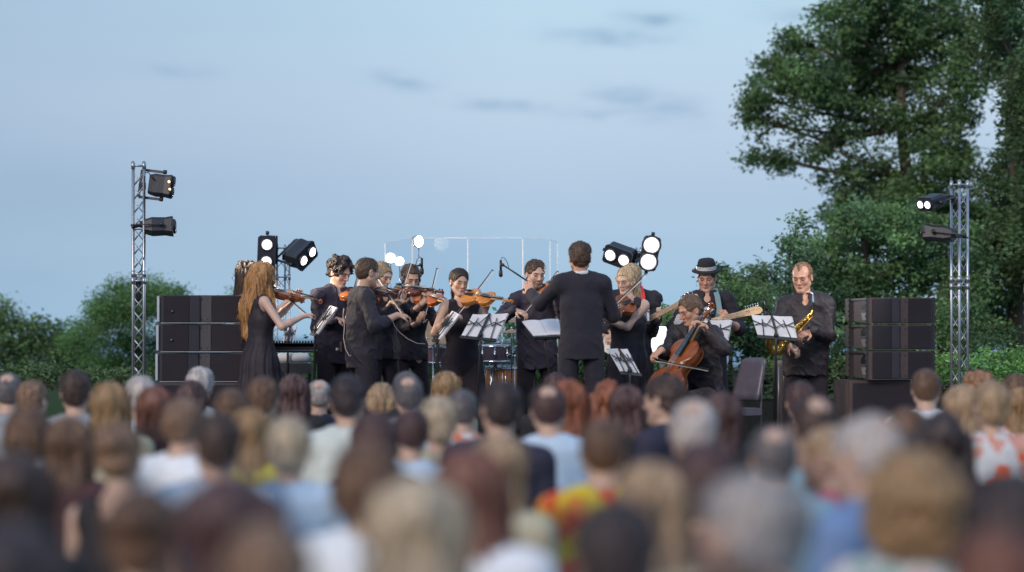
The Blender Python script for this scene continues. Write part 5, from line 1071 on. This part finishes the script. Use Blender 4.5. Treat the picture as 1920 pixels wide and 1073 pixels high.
AUD = [ # x, ytop, width, style, hair, top, cloth, fem, yaw, label
(14, 700, 54, 'balding', H_DGREY, 'shirt', T_GREY, 0, 0, 'balding man at the far left edge of the back of the crowd'),
(60, 712, 55, 'short', H_MID, 'shirt', T_GREY, 0, -8, 'man with greying brown hair, second from the left in the farthest row'),
(141, 694, 60, 'short', H_DBROWN, 'shirt', T_GREY, 0, 6, 'dark-haired man standing out alone at the left before the green bushes'),
(207, 716, 76, 'long', H_GOLD, 'blouse', T_BEIGE, 1, 0, 'golden blonde woman below the base of the left truss tower'),
(262, 704, 62, 'pixie', H_WHITEH, 'blouse', T_WHITE, 1, 5, 'white-haired woman directly under the left truss tower'),
(375, 687, 52, 'pixie', H_WHITEH, 'blouse', T_GREY, 1, 0, 'white-haired head before the bottom loudspeaker of the left stack'),
(290, 724, 72, 'long', H_AUBURN, 'blouse', T_MAROON, 1, 0, 'woman with long auburn hair under the left loudspeaker stack'),
(357, 716, 62, 'bob', H_WINE, 'blouse', T_BLACK, 1, 0, 'dark-brown head just below the white-haired one at the left stack'),
(432, 730, 66, 'short', H_BROWN, 'shirt', T_BLACK, 0, 0, 'brown head low in the shadow of the left loudspeaker stack'),
(345, 742, 76, 'crop', H_MID, 'shirt', T_WHITE, 0, -25, 'man with short mid-brown hair and bright white shirt, left side'),
(494, 705, 62, 'short', H_BROWN, 'shirt', T_GREY, 0, -15, 'brown-haired man below the copper-haired violinist'),
(550, 702, 58, 'long', H_WINE, 'blouse', T_BLACK, 1, 0, 'woman with long dark wine-brown hair beside the brown-haired man, below the keyboard'),
(598, 714, 40, 'balding', H_GREY, 'shirt', T_NAVY, 0, 0, 'bald pinkish head left of the big dark round head'),
(651, 703, 80, 'short', H_BLACKH, 'shirt', T_GREEN, 0, 0, 'man with round black hair and pale green shirt below the cropped violinist'),
(716, 720, 52, 'bob', H_SAND, 'blouse', T_BEIGE, 1, 0, 'sandy-haired woman right of the round black-haired man'),
(766, 706, 56, 'balding', H_DGREY, 'shirt', T_GREY, 0, 0, 'bald man with pink crown below the brunette violinist'),
(762, 694, 48, 'crop', H_DGREY, 'shirt', T_BLACK, 0, 0, 'dark grey head peeking over the bald pink-crowned man'),
(838, 696, 48, 'long', H_GOLD, 'blouse', T_BEIGE, 1, 0, 'golden-haired woman just below the centre violinist'),
(866, 728, 58, 'crop', H_DGREY, 'shirt', T_PRINT, 0, 0, 'grey-haired man with red-marked shirt left of the big black head'),
(823, 743, 76, 'pixie', H_PALE, 'blouse', T_BEIGE, 1, 0, 'pale blonde short-haired woman left of centre'),
(770, 763, 66, 'crop', H_WINE, 'shirt', T_LBLUE, 0, 0, 'man with cropped dark hair and light blue collar left of centre'),
(702, 778, 80, 'bob', H_WINE, 'blouse', T_BLACK, 1, 0, 'dark bobbed head behind the golden-brown bob'),
(940, 712, 92, 'short', H_BLACKH, 'shirt', T_NAVY, 0, 8, 'big black-haired man in navy shirt left of the conductor'),
(1028, 722, 68, 'balding', H_WINE, 'shirt', T_LBLUE, 0, 0, 'man with bald spot and wide light blue shirt below the conductor'),
(1068, 712, 74, 'long', H_RED, 'blouse', T_BLACK, 1, 0, 'red-haired woman just behind the man with the bald spot'),
(1043, 698, 44, 'short', H_WINE, 'shirt', T_BLACK, 0, 0, 'small dark head between the conductor and the music desk'),
(1140, 713, 74, 'longbig', H_RED, 'blouse', T_BLACK, 1, 0, 'woman with bright orange-red hair below the low music stand'),
(1178, 722, 66, 'long', H_WINE, 'blouse', T_BLACK, 1, 0, 'woman with dark long hair right of the orange-red hair'),
(1245, 702, 74, 'short', H_DBROWN, 'shirt', T_NAVY, 0, 55, 'dark-haired man in profile looking left, below the cello'),
(1303, 752, 96, 'balding', H_WHITEH, 'shirt', T_MAROON, 0, 0, 'white-haired man with a pink bald crown right of centre'),
(1352, 735, 80, 'long', H_WINE, 'blouse', T_BLACK, 1, 0, 'dark-haired woman behind the white-haired man with bald crown'),
(1132, 782, 90, 'crop', H_BROWN, 'shirt', T_FLORAL, 0, 0, 'brown cropped head above the yellow and red floral shirt'),
(50, 768, 96, 'bob', H_BROWN, 'blouse', T_BLACK, 1, 0, 'brown bobbed head near the left edge, middle depth'),
(131, 782, 92, 'long', H_BROWN, 'blouse', T_MAROON, 1, 0, 'woman with very long brown hair at the left'),
(222, 792, 96, 'bun', H_MID, 'tank', T_BLACK, 1, 0, 'woman with hair pinned up and bare beige back in a black top'),
(405, 774, 96, 'short', H_DBROWN, 'shirt', T_LBLUE, 0, 0, 'dark brown-haired man with light blue shirt left of centre'),
(540, 780, 98, 'pixie', H_PALE, 'blouse', T_LBLUE, 1, 15, 'short-haired blonde woman in light blue blouse'),
(468, 765, 66, 'long', H_GOLD, 'blouse', T_YEL, 1, 0, 'golden-haired woman in yellow-green between the two light blue tops'),
(687, 832, 148, 'bob', H_BROWN, 'blouse', T_WHITE, 1, 0, 'woman with golden-brown bob and white-blue blouse, left foreground'),
(22, 850, 150, 'longbig', H_DBROWN, 'blouse', T_BLACK, 1, 0, 'dark brown-haired woman at the left edge of the foreground'),
(265, 916, 114, 'bun', H_BROWN, 'tank', T_SAND, 1, 0, 'brown pinned-up head below the bare-backed woman'),
(437, 893, 215, 'longbig', H_WINE, 'blouse', T_BLACK, 1, 0, 'large mass of very dark long hair in the left foreground'),
(500, 980, 180, 'short', H_MID, 'shirt', T_GREY, 0, 0, 'greyish brown head at the bottom edge below the very dark hair'),
(782, 898, 176, 'longbig', H_PALE, 'blouse', T_BEIGE, 1, 0, 'long pale blonde hair in the middle foreground'),
(885, 840, 150, 'long', H_AUBURN, 'blouse', T_WHITE, 1, 0, 'long dark auburn hair right of the pale blonde foreground hair'),
(935, 815, 98, 'long', H_SAND, 'blouse', T_BEIGE, 1, 0, 'sandy hair behind the long dark auburn hair'),
(1155, 926, 192, 'short', H_BLACKH, 'shirt', T_GREY, 0, -6, 'large black-haired head at the bottom centre with one ear showing'),
(1225, 868, 118, 'long', H_SAND, 'blouse', T_BEIGE, 1, 0, 'sandy blonde long hair right of the large black-haired head'),
(1395, 888, 172, 'pixie', H_GREY, 'shirt', T_LBLUE, 0, 35, 'silver-haired person with light blue shirt turning left, right foreground'),
(1322, 838, 100, 'bob', H_WINE, 'blouse', T_MAROON, 1, 0, 'dark maroon-brown head below the white-haired bald-crowned man'),
(1525, 742, 88, 'balding', H_DBROWN, 'shirt', T_TEAL, 0, 10, 'man with thinning brown hair below the saxophonist'),
(1503, 714, 58, 'short', H_WINE, 'shirt', T_BLACK, 0, 0, 'small dark head right under the saxophonist legs'),
(1452, 800, 70, 'balding', H_DGREY, 'shirt', T_TEAL, 0, 0, 'person in teal shirt leaning low between heads at the right'),
(1548, 798, 92, 'balding', H_SAND, 'blouse', T_PINK, 1, 60, 'pale face turned left behind the grey-haired denim man'),
(1625, 778, 122, 'balding', H_WHITEH, 'shirt', T_DBLUE, 0, 40, 'grey-haired man in denim-blue shirt turned left, right side'),
(1700, 768, 86, 'bob', H_BROWN, 'blouse', T_BLACK, 1, 0, 'brown head behind the curly golden-brown hair'),
(1768, 772, 122, 'longbig', H_BLACKH, 'blouse', T_BLACK, 1, 0, 'very dark long hair right of the curly golden-brown hair'),
(1716, 843, 212, 'afro', H_GOLD, 'blouse', T_PRINT2, 1, 0, 'big curly golden-brown hair over a pale leaf-print blouse'),
(1738, 689, 62, 'crop', H_BROWN, 'shirt', T_WHITE, 0, -5, 'short-haired man with white collar below the right truss tower'),
(1806, 722, 72, 'long', H_SAND, 'blouse', T_BEIGE, 1, 0, 'long sandy-blonde hair at the right below the truss tower'),
(1836, 696, 52, 'curly', H_GINGER, 'blouse', T_BEIGE, 1, 0, 'ginger head peeking out at the far right'),
(1860, 712, 74, 'pixie', H_SAND, 'blouse', T_PRINT, 1, -10, 'grey-blonde woman in white top with orange marks, far right'),
(1906, 700, 50, 'short', H_BROWN, 'shirt', T_BLACK, 0, 0, 'brown head at the right edge before the hedge'),
(1914, 726, 56, 'long', H_GOLD, 'blouse', T_PRINT, 1, 0, 'golden-haired woman cut by the right edge'),
(1872, 985, 180, 'short', H_AUBURN, 'shirt', T_GREY, 0, 0, 'brown head at the bottom right corner'),
(1352, 1040, 160, 'short', H_BROWN, 'shirt', T_GREY, 0, 0, 'crown of a brown head at the bottom right of centre'),
(20, 985, 190, 'longbig', H_BLACKH, 'blouse', T_BLACK, 1, 0, 'blackish hair at the bottom left corner'),
(1895, 890, 110, 'bob', H_BLACKH, 'blouse', T_BLACK, 1, 0, 'dark head at the right edge above the bottom corner'),
(1455, 905, 100, 'short', H_GREY, 'shirt', T_LBLUE, 0, 0, 'grey head in light blue between the two turned men'),
]
placed = []
for (x, yt, w, st, hm_, tp, cl, fem, yaw, lab) in AUD:
    best = None; dz = {'afro': .03, 'curly': .02, 'longbig': .012, 'balding': -.012, 'pixie': .008}.get(st, 0)
    for d in np.arange(3.6, 17, .04):
        s = (CZ-(yt-HY)/F*d)/(CR0+dz); w_ = w*(.9 if w > 88 else .95); er = abs(math.log(HW[st]*s*F/d/w_))+max(0, abs(s-1)-.05)*12
        for (X_, Y_) in placed:
            q = math.hypot((x-960)/F*d-X_, (d-Y_)*.9); er += max(0, .42-q)*.6
        if best is None or er < best[0]: best = (er, d, s)
    er, d, s = best; X_ = (x-960)/F*d; placed.append((X_, d))
    if er > .3: print('AUD', x, yt, round(d, 1), round(s, 2), round(er, 2))
    r = empty('person', (X_, d, 0), lab, 'person', 'seated audience'); r.scale = (s,)*3; r.rotation_euler = (radians(random.uniform(-3, 3)), radians(random.uniform(-3.5, 3.5)), radians(yaw+random.uniform(-12, 12)))
    hv = Vector((0, .03*s, 1.22*s)); hv2 = r.rotation_euler.to_matrix() @ hv; r.location = Vector((X_+hv.x-hv2.x, d+hv.y-hv2.y, min(0, hv.z-hv2.z)))
    me, tops, tr_ = AB[bool(fem)]
    for nm, mesh, mt in (('body', me, None), ('top', tops[tp], cl), ('trousers', tr_, random.choice((M_BLACK2, T_DBLUE, T_BEIGE))), ('hair', hair_mesh(st), warm(hm_))):
        o = bpy.data.objects.new(nm, mesh); COL.objects.link(o); o.parent = r
        if mt: o.material_slots[0].link = 'OBJECT'; o.material_slots[0].material = mt
# ------------------------------------------------------------------ land, fence and trees
def sheet(name, x0, x1, y0, y1, z, m_, nx=40, ny=40, amp=0):
    xs = np.linspace(x0, x1, nx); ys = np.linspace(y0, y1, ny); v = np.array([(x, y, z) for x in xs for y in ys], float)
    if amp: v[:, 2] += amp*vn(v*f3((1, 1, 0)), .12)
    q = np.array([(i*ny+j, (i+1)*ny+j, (i+1)*ny+j+1, i*ny+j+1) for i in range(nx-1) for j in range(ny-1)]); o = obj_np(name, v, q, m_, None, (0, 0, 0)); tag(o, kind='structure'); return o
M_GRASS = mat('lawn', (.035, .06, .022), 1, spec=.05, var=.45, nscale=3, bump=.6, bscale=8)
sheet('ground', -70, 70, -12, 110, 0, M_GRASS, 80, 80)
sheet('sea', -6000, 6000, 110, 12000, -30.0, mat('sea_water', (.05, .14, .24), .35, var=.1, nscale=.01), 4, 4)
v = []; n = 160
for i in range(n):
    x = -4000+8000*i/(n-1); h = 16+16*vn(np.array([[x*.002, 3, 0]]), 1.0)[0]+7*vn(np.array([[x*.011, 7, 0]]), 1.0)[0]; v += [(x, 5200, -31), (x, 5300, -26+h), (x, 5600, -26+h), (x, 5900, -31)]
o = obj_np('hills', np.array(v, float), np.array([(4*i+k, 4*i+4+k, 4*i+5+k, 4*i+1+k) for i in range(n-1) for k in range(3)]), mat('haze_blue_hills', (.1, .2, .3), 1, var=.15, nscale=.005), None, (0, 0, 0)); tag(o, kind='structure')  # aerial haze put into the blue base colour of the hills
fr_ = empty('fence', (0, 26, 0), 'dark wire fence with thin top rail running behind the stage', 'fence')
fy = 24.9; zt = CZ-(701-HY)/F*fy
M_FENCE = mat('fence_wire', (.05, .05, .055), .6); M_PANEL = mat('dark_panel_fill', (.018, .022, .02), .95, var=.3, nscale=3)
for i in range(7):
    m = MB(); x = -.7+i*1.5; m.bar((x, fy, 0), (x, fy, zt), .035, .035); m.build('post', M_FENCE, fr_)
for z in (zt, zt-.12, zt-.24): m = MB(); m.bar((-.7, fy-.02, z), (8.3, fy-.02, z), .012, .012); m.build('rail', M_FENCE, fr_)
for i in range(6):
    m = MB(); m.box((0.05+i*1.5, fy+.03, (zt-.26)/2+.02), (1.46, .012, zt-.3)); m.build('dark_panel', M_PANEL, fr_)  # plain solid dark panels below the rails
def leafmat(n, c, t=.25):
    m = mat('leaves_'+n, c, .6, attr=True, var=.25, nscale=1.2, spec=.35); nd = m.node_tree.nodes; lk = m.node_tree.links; b = nd['Principled BSDF']; out = [x for x in nd if x.type == 'OUTPUT_MATERIAL'][0]
    tl = nd.new('ShaderNodeBsdfTranslucent'); at = [x for x in nd if x.type == 'ATTRIBUTE'][0]; sc = nd.new('ShaderNodeVectorMath'); sc.operation = 'MULTIPLY'; sc.inputs[1].default_value = (1.3, 1.5, .5); lk.new(at.outputs['Color'], sc.inputs[0]); lk.new(sc.outputs[0], tl.inputs[0])
    mx_ = nd.new('ShaderNodeMixShader'); mx_.inputs[0].default_value = t; lk.new(b.outputs[0], mx_.inputs[1]); lk.new(tl.outputs[0], mx_.inputs[2]); lk.new(mx_.outputs[0], out.inputs[0]); return m
M_LEAF = leafmat('broad', (.05, .08, .03)); M_BARK = mat('bark', (.07, .055, .045), .95, var=.4, nscale=8, stretch=(1, 1, .2), bump=.8, bscale=20)
def leaves(cl, per, size, spread, cols, seed, aspect=.55, droop=0.3, tw=.1):
    """cl: clumps (centre, radii, weight); twig tips through each clump, leaves gathered at every tip"""
    r = np.random.default_rng(seed); V = []; C = []
    for (c, rad, wgt) in cl:
        nt_ = max(4, int(per[0]*wgt*rad[0]*rad[2]/.1)); u = r.normal(size=(nt_, 3)); u /= np.linalg.norm(u, axis=1)[:, None]; rr = r.random((nt_, 1))**.38
        tips = np.array(c)+u*rr*np.array(rad)*(1+.16*r.normal(size=(nt_, 1))); tc_ = np.array(cols)[r.integers(len(cols), size=nt_)]*(1+.28*r.normal(size=(nt_, 1))).clip(.5, 1.7)
        tips = np.repeat(tips, per[1], 0); tc_ = np.repeat(tc_, per[1], 0); k = len(tips)
        p = tips+r.normal(size=(k, 3))*spread*np.array([1, 1, .7]); a = r.normal(size=(k, 3)); a[:, 2] = a[:, 2]*.6-droop; a /= np.linalg.norm(a, axis=1)[:, None]; b = np.cross(a, r.normal(size=(k, 3))); b /= np.linalg.norm(b, axis=1)[:, None]
        L_ = size*(.6+.8*r.random((k, 1))); nn = np.cross(a, b)*L_*.12
        V.append(np.stack([p, p+a*L_*.5+b*L_*aspect*.5+nn, p+a*L_, p+a*L_*.5-b*L_*aspect*.5+nn], 1)); C.append(np.repeat((tc_*(1+.12*r.normal(size=(k, 1))))[:, None, :], 4, 1))
    V = np.concatenate(V).reshape(-1, 3); C = np.concatenate(C).reshape(-1, 3).clip(.003, .6); q = np.arange(len(V)).reshape(-1, 4); return V, q, C
def tree(name, label, cat, d, trunk, clumps, per, size, spread, cols, seed, depth=1.0, tr_r=.2, limbs=True, aspect=.55, droop=.3, group=None, m_=M_LEAF):
    """clumps: px, py, rx, ry (photo pixels at distance d) + optional y offset"""
    d = d*.845; r = np.random.default_rng(seed+99); k = d/F; cl = []; tr_r *= .5; size *= .85; spread *= .8; per = (int(per[0]*1.9), int(per[1]*.95)); cols = [tuple(2.6*v for v in c) for c in cols]
    for c in clumps:
        o = c[4] if len(c) > 4 else r.uniform(-.5, .5)*depth; w = c[5] if len(c) > 5 else 1
        cl.append((P(c[0], c[1], d)+np.array([0, o, 0]), (c[2]*k, (c[2]+c[3])*.5*k*depth, c[3]*k), w))
    base = P(trunk[0][0], 622, d); base[2] = 0; root = empty(name, base, label, cat, group)
    V, q, C = leaves(cl, per, size, spread, cols, seed, aspect, droop); obj_np('crown', V, q, m_, root, base, C).data.polygons.foreach_set('use_smooth', [False]*len(q))
    if tr_r:
        m = MB(); tp = [base-np.array([0, 0, .1])]+[P(x, y, d) for x, y in trunk]; n = len(tp); m.tube(tp, [tr_r*(1-.6*i/(n-1)) for i in range(n)], 10)
        if limbs:
            for (c, rad, w) in cl:
                j = min(range(1, n), key=lambda i: np.linalg.norm(tp[i]-c)+(0 if tp[i][2] < c[2] else 1.5)); a = tp[j]; mid = (a+c)/2+r.normal(size=3)*.12*np.linalg.norm(c-a)*.5; mid[2] -= .08*np.linalg.norm(c-a)
                r0 = tr_r*.42*min(1, .3+np.linalg.norm(c-a)/4); m.tube([a, mid, c], [r0, r0*.6, r0*.22], 6)
                for _ in range(5):
                    e = c+r.normal(size=3)*np.array(rad)*.55; m.tube([mid*.35+c*.65, (c+e)/2+r.normal(size=3)*.04, e], [r0*.3, r0*.18, .006], 5)
        m.build('trunk', M_BARK, root)
    return root
G1 = [(.032, .06, .028), (.045, .075, .033), (.055, .095, .042), (.025, .048, .026)]; G2 = [(.042, .085, .034), (.034, .07, .03), (.055, .105, .04)]; G3 = [(.022, .045, .022), (.03, .055, .025), (.04, .06, .03)]
bigA = [(1480, 115, 55, 50), (1432, 185, 42, 42), (1520, 170, 70, 60), (1570, 45, 38, 45), (1600, 75, 70, 60), (1680, 30, 90, 60), (1700, 130, 90, 60), (1610, 150, 70, 55), (1425, 290, 34, 24, 0, .65), (1470, 300, 48, 28, 0, .5), (1440, 235, 36, 22, 0, .4), (1400, 215, 14, 12, 0, .7), (1495, 75, 30, 22, 0, .8), (1540, 25, 22, 22, 0, .7),
        (1525, 265, 60, 40, 0, .5), (1575, 335, 50, 36, 0, .6), (1600, 240, 55, 50, 0, .5), (1680, 225, 70, 50, 0, .6), (1640, 320, 55, 40, 0, .55), (1720, 310, 50, 60, -.6, .75), (1690, 370, 60, 40, -.6, .8), (1780, 50, 80, 60), (1800, 150, 50, 60), (1765, 230, 50, 60, 0, .8), (1700, 400, 60, 40, 0, .7), (1810, 250, 28, 60, 0, .5), (1750, -60, 120, 60), (1620, -40, 90, 50), (1790, 320, 40, 60, 0, .8), (1600, 395, 50, 35, .4), (1660, 370, 60, 40, .4), (1730, 380, 60, 50, .4), (1800, 400, 55, 50, .4), (1850, 420, 40, 60, .4)]
tree('broadleaf_tree', 'largest tree with spreading ragged crown reaching over the right side', 'tree', 37, [(1775, 520), (1740, 420), (1700, 330), (1690, 240), (1690, 120)], bigA, (16, 62), .075, .105, G1, 1, 1.5, .26)
tree('broadleaf_tree', 'dark tree cut off by the right edge of the picture', 'tree', 34, [(1905, 500), (1905, 300), (1900, 120)], [(1905, 60, 55, 90), (1925, 190, 55, 90), (1925, 320, 55, 80), (1900, 410, 45, 60), (1900, 500, 70, 70), (1880, 590, 70, 60), (1900, -50, 70, 60), (1850, 350, 30, 50, 0, .5), (1860, 20, 50, 50), (1975, 250, 60, 200), (1905, 150, 45, 70, -1.2), (1900, 270, 40, 80, -1.2), (1905, 380, 45, 70, -1.2), (1895, 470, 45, 60, -1.2), (1870, 450, 40, 60, -.6)], (16, 62), .075, .105, G3, 2, 1.4, .24)
tree('leafy_tree', 'lower bushy tree in front of the big one, left of the right truss tower', 'tree', 33, [(1640, 600), (1630, 520), (1620, 450)], [(1585, 425, 35, 35), (1540, 480, 55, 45), (1610, 450, 60, 50), (1680, 430, 65, 50), (1735, 480, 60, 60), (1600, 520, 70, 50), (1680, 530, 80, 60), (1540, 560, 70, 50), (1620, 600, 80, 50), (1700, 610, 90, 50), (1790, 520, 50, 60), (1780, 610, 60, 50), (1820, 450, 40, 60), (1600, 405, 40, 30), (1655, 400, 50, 30), (1850, 520, 50, 60), (1720, 420, 50, 40)], (17, 60), .068, .1, [(.04, .075, .04), (.05, .09, .045), (.062, .11, .05)], 3, 1.4, .16)
tree('leafy_tree', 'slender pale tree rising behind the saxophonist', 'tree', 32, [(1490, 600), (1490, 520), (1490, 440)], [(1492, 425, 22, 22), (1478, 455, 26, 24), (1498, 490, 34, 34), (1440, 500, 30, 26), (1425, 530, 34, 30), (1480, 545, 60, 45), (1520, 600, 60, 45), (1450, 610, 60, 45)], (17, 60), .062, .09, [(.045, .08, .05), (.06, .1, .055), (.035, .065, .04)], 4, 1.2, .09)
tree('leafy_bush', 'tall bush behind the guitarist in the hat', 'bush', 30.5, [(1370, 640), (1370, 560)], [(1362, 512, 26, 24), (1395, 525, 30, 26), (1350, 550, 36, 36), (1400, 575, 50, 45), (1350, 620, 60, 45), (1420, 650, 60, 45), (1300, 615, 40, 35), (1480, 670, 60, 40)], (17, 60), .06, .09, G1, 5, 1.1, .06)
tree('leafy_bush', 'bush seen between the conductor and the cellist', 'bush', 29, [(1200, 660), (1200, 640)], [(1145, 595, 45, 32), (1200, 610, 50, 35), (1255, 600, 42, 34), (1290, 640, 50, 40), (1140, 650, 60, 40), (1220, 670, 60, 40)], (17, 55), .06, .09, G2, 6, 1.1, .05)
tree('leafy_bush', 'bright green bush behind the drums, centre', 'bush', 29.5, [(1000, 660), (1000, 640)], [(905, 625, 45, 22), (960, 620, 50, 25), (1020, 615, 50, 28), (1080, 612, 50, 30), (930, 670, 60, 35), (1030, 670, 70, 40), (850, 672, 50, 26), (1100, 660, 50, 40)], (17, 55), .06, .09, G2, 7, 1.1, .05)
tree('low_shrub', 'low green shrub behind the keyboard', 'shrub', 29, [(600, 690), (600, 670)], [(560, 672, 55, 24), (640, 672, 60, 28), (720, 668, 60, 32), (600, 705, 70, 26), (700, 710, 70, 26), (790, 680, 50, 26)], (17, 50), .055, .09, G2, 8, 1.0, .04)
tree('feathery_tree', 'bright green feathery tree behind the left truss tower', 'tree', 36, [(262, 650), (260, 590)], [(215, 545, 38, 22), (182, 575, 30, 30, 0, 1.1), (240, 590, 60, 35, -.5, 1.2), (290, 560, 60, 30, -.5, 1.1), (255, 555, 45, 28), (305, 545, 45, 22), (338, 545, 18, 14, 0, .5), (300, 580, 50, 30), (225, 605, 60, 32), (180, 640, 50, 28), (260, 650, 70, 40), (330, 620, 50, 50), (160, 620, 34, 22), (200, 690, 80, 30), (300, 690, 60, 30), (385, 590, 45, 30), (448, 553, 18, 8, 0, .6), (440, 590, 40, 30)], (20, 80), .05, .095, G2, 9, 1.1, .13, True, .35, .7)
tree('leafy_tree', 'dark tree with sky gaps at the far left edge', 'tree', 38, [(40, 680), (40, 620)], [(5, 590, 26, 24, 0, .9), (40, 612, 34, 22, 0, .8), (75, 620, 30, 22, 0, .8), (105, 625, 26, 18, 0, .8), (20, 640, 45, 26, 0, .8), (80, 655, 50, 26, 0, .8), (30, 685, 60, 30), (120, 670, 45, 40), (-30, 600, 40, 60), (140, 655, 45, 30), (165, 690, 60, 30), (130, 640, 25, 18, 0, .8)], (17, 60), .065, .11, G1, 10, 1.1, .1)
tree('low_shrub', 'dark low hedge under the left trees', 'shrub', 30, [(80, 720), (80, 700)], [(20, 705, 60, 22), (100, 705, 60, 22), (180, 712, 60, 20), (250, 712, 60, 20), (330, 715, 60, 20)], (17, 50), .06, .1, G3, 11, 1.0, .04)
tree('low_shrub', 'rounded bright shrub right of the right truss tower', 'shrub', 28, [(1860, 690), (1860, 670)], [(1840, 676, 40, 20), (1885, 668, 36, 18), (1915, 680, 30, 20), (1800, 690, 40, 20), (1760, 685, 30, 22), (1870, 705, 60, 20)], (20, 60), .05, .07, [(.09, .17, .06), (.07, .14, .05), (.1, .2, .07)], 12, 1.0, .04)
tree('leafy_bush', 'shaded bush between the right stack and the edge', 'bush', 31, [(1790, 680), (1790, 640)], [(1760, 610, 45, 40), (1820, 600, 50, 45), (1880, 630, 50, 30), (1790, 660, 60, 40), (1600, 660, 60, 50), (1540, 680, 70, 40), (1690, 680, 80, 40), (1650, 715, 90, 30), (1500, 715, 90, 30)], (17, 55), .06, .09, G1, 13, 1.0, .08)

tree('low_shrub', 'added low hedge with shade in its leaf colours behind the stage rail, right half', 'shrub', 30.5, [(1200, 720), (1200, 710)], [(x, 712, 62, 30) for x in range(840, 1640, 75)], (14, 50), .06, .1, [(.018, .03, .016), (.025, .04, .02)], 14, 1.0, .04)  # row added to cover the lawn, shade put into its dark leaf colours
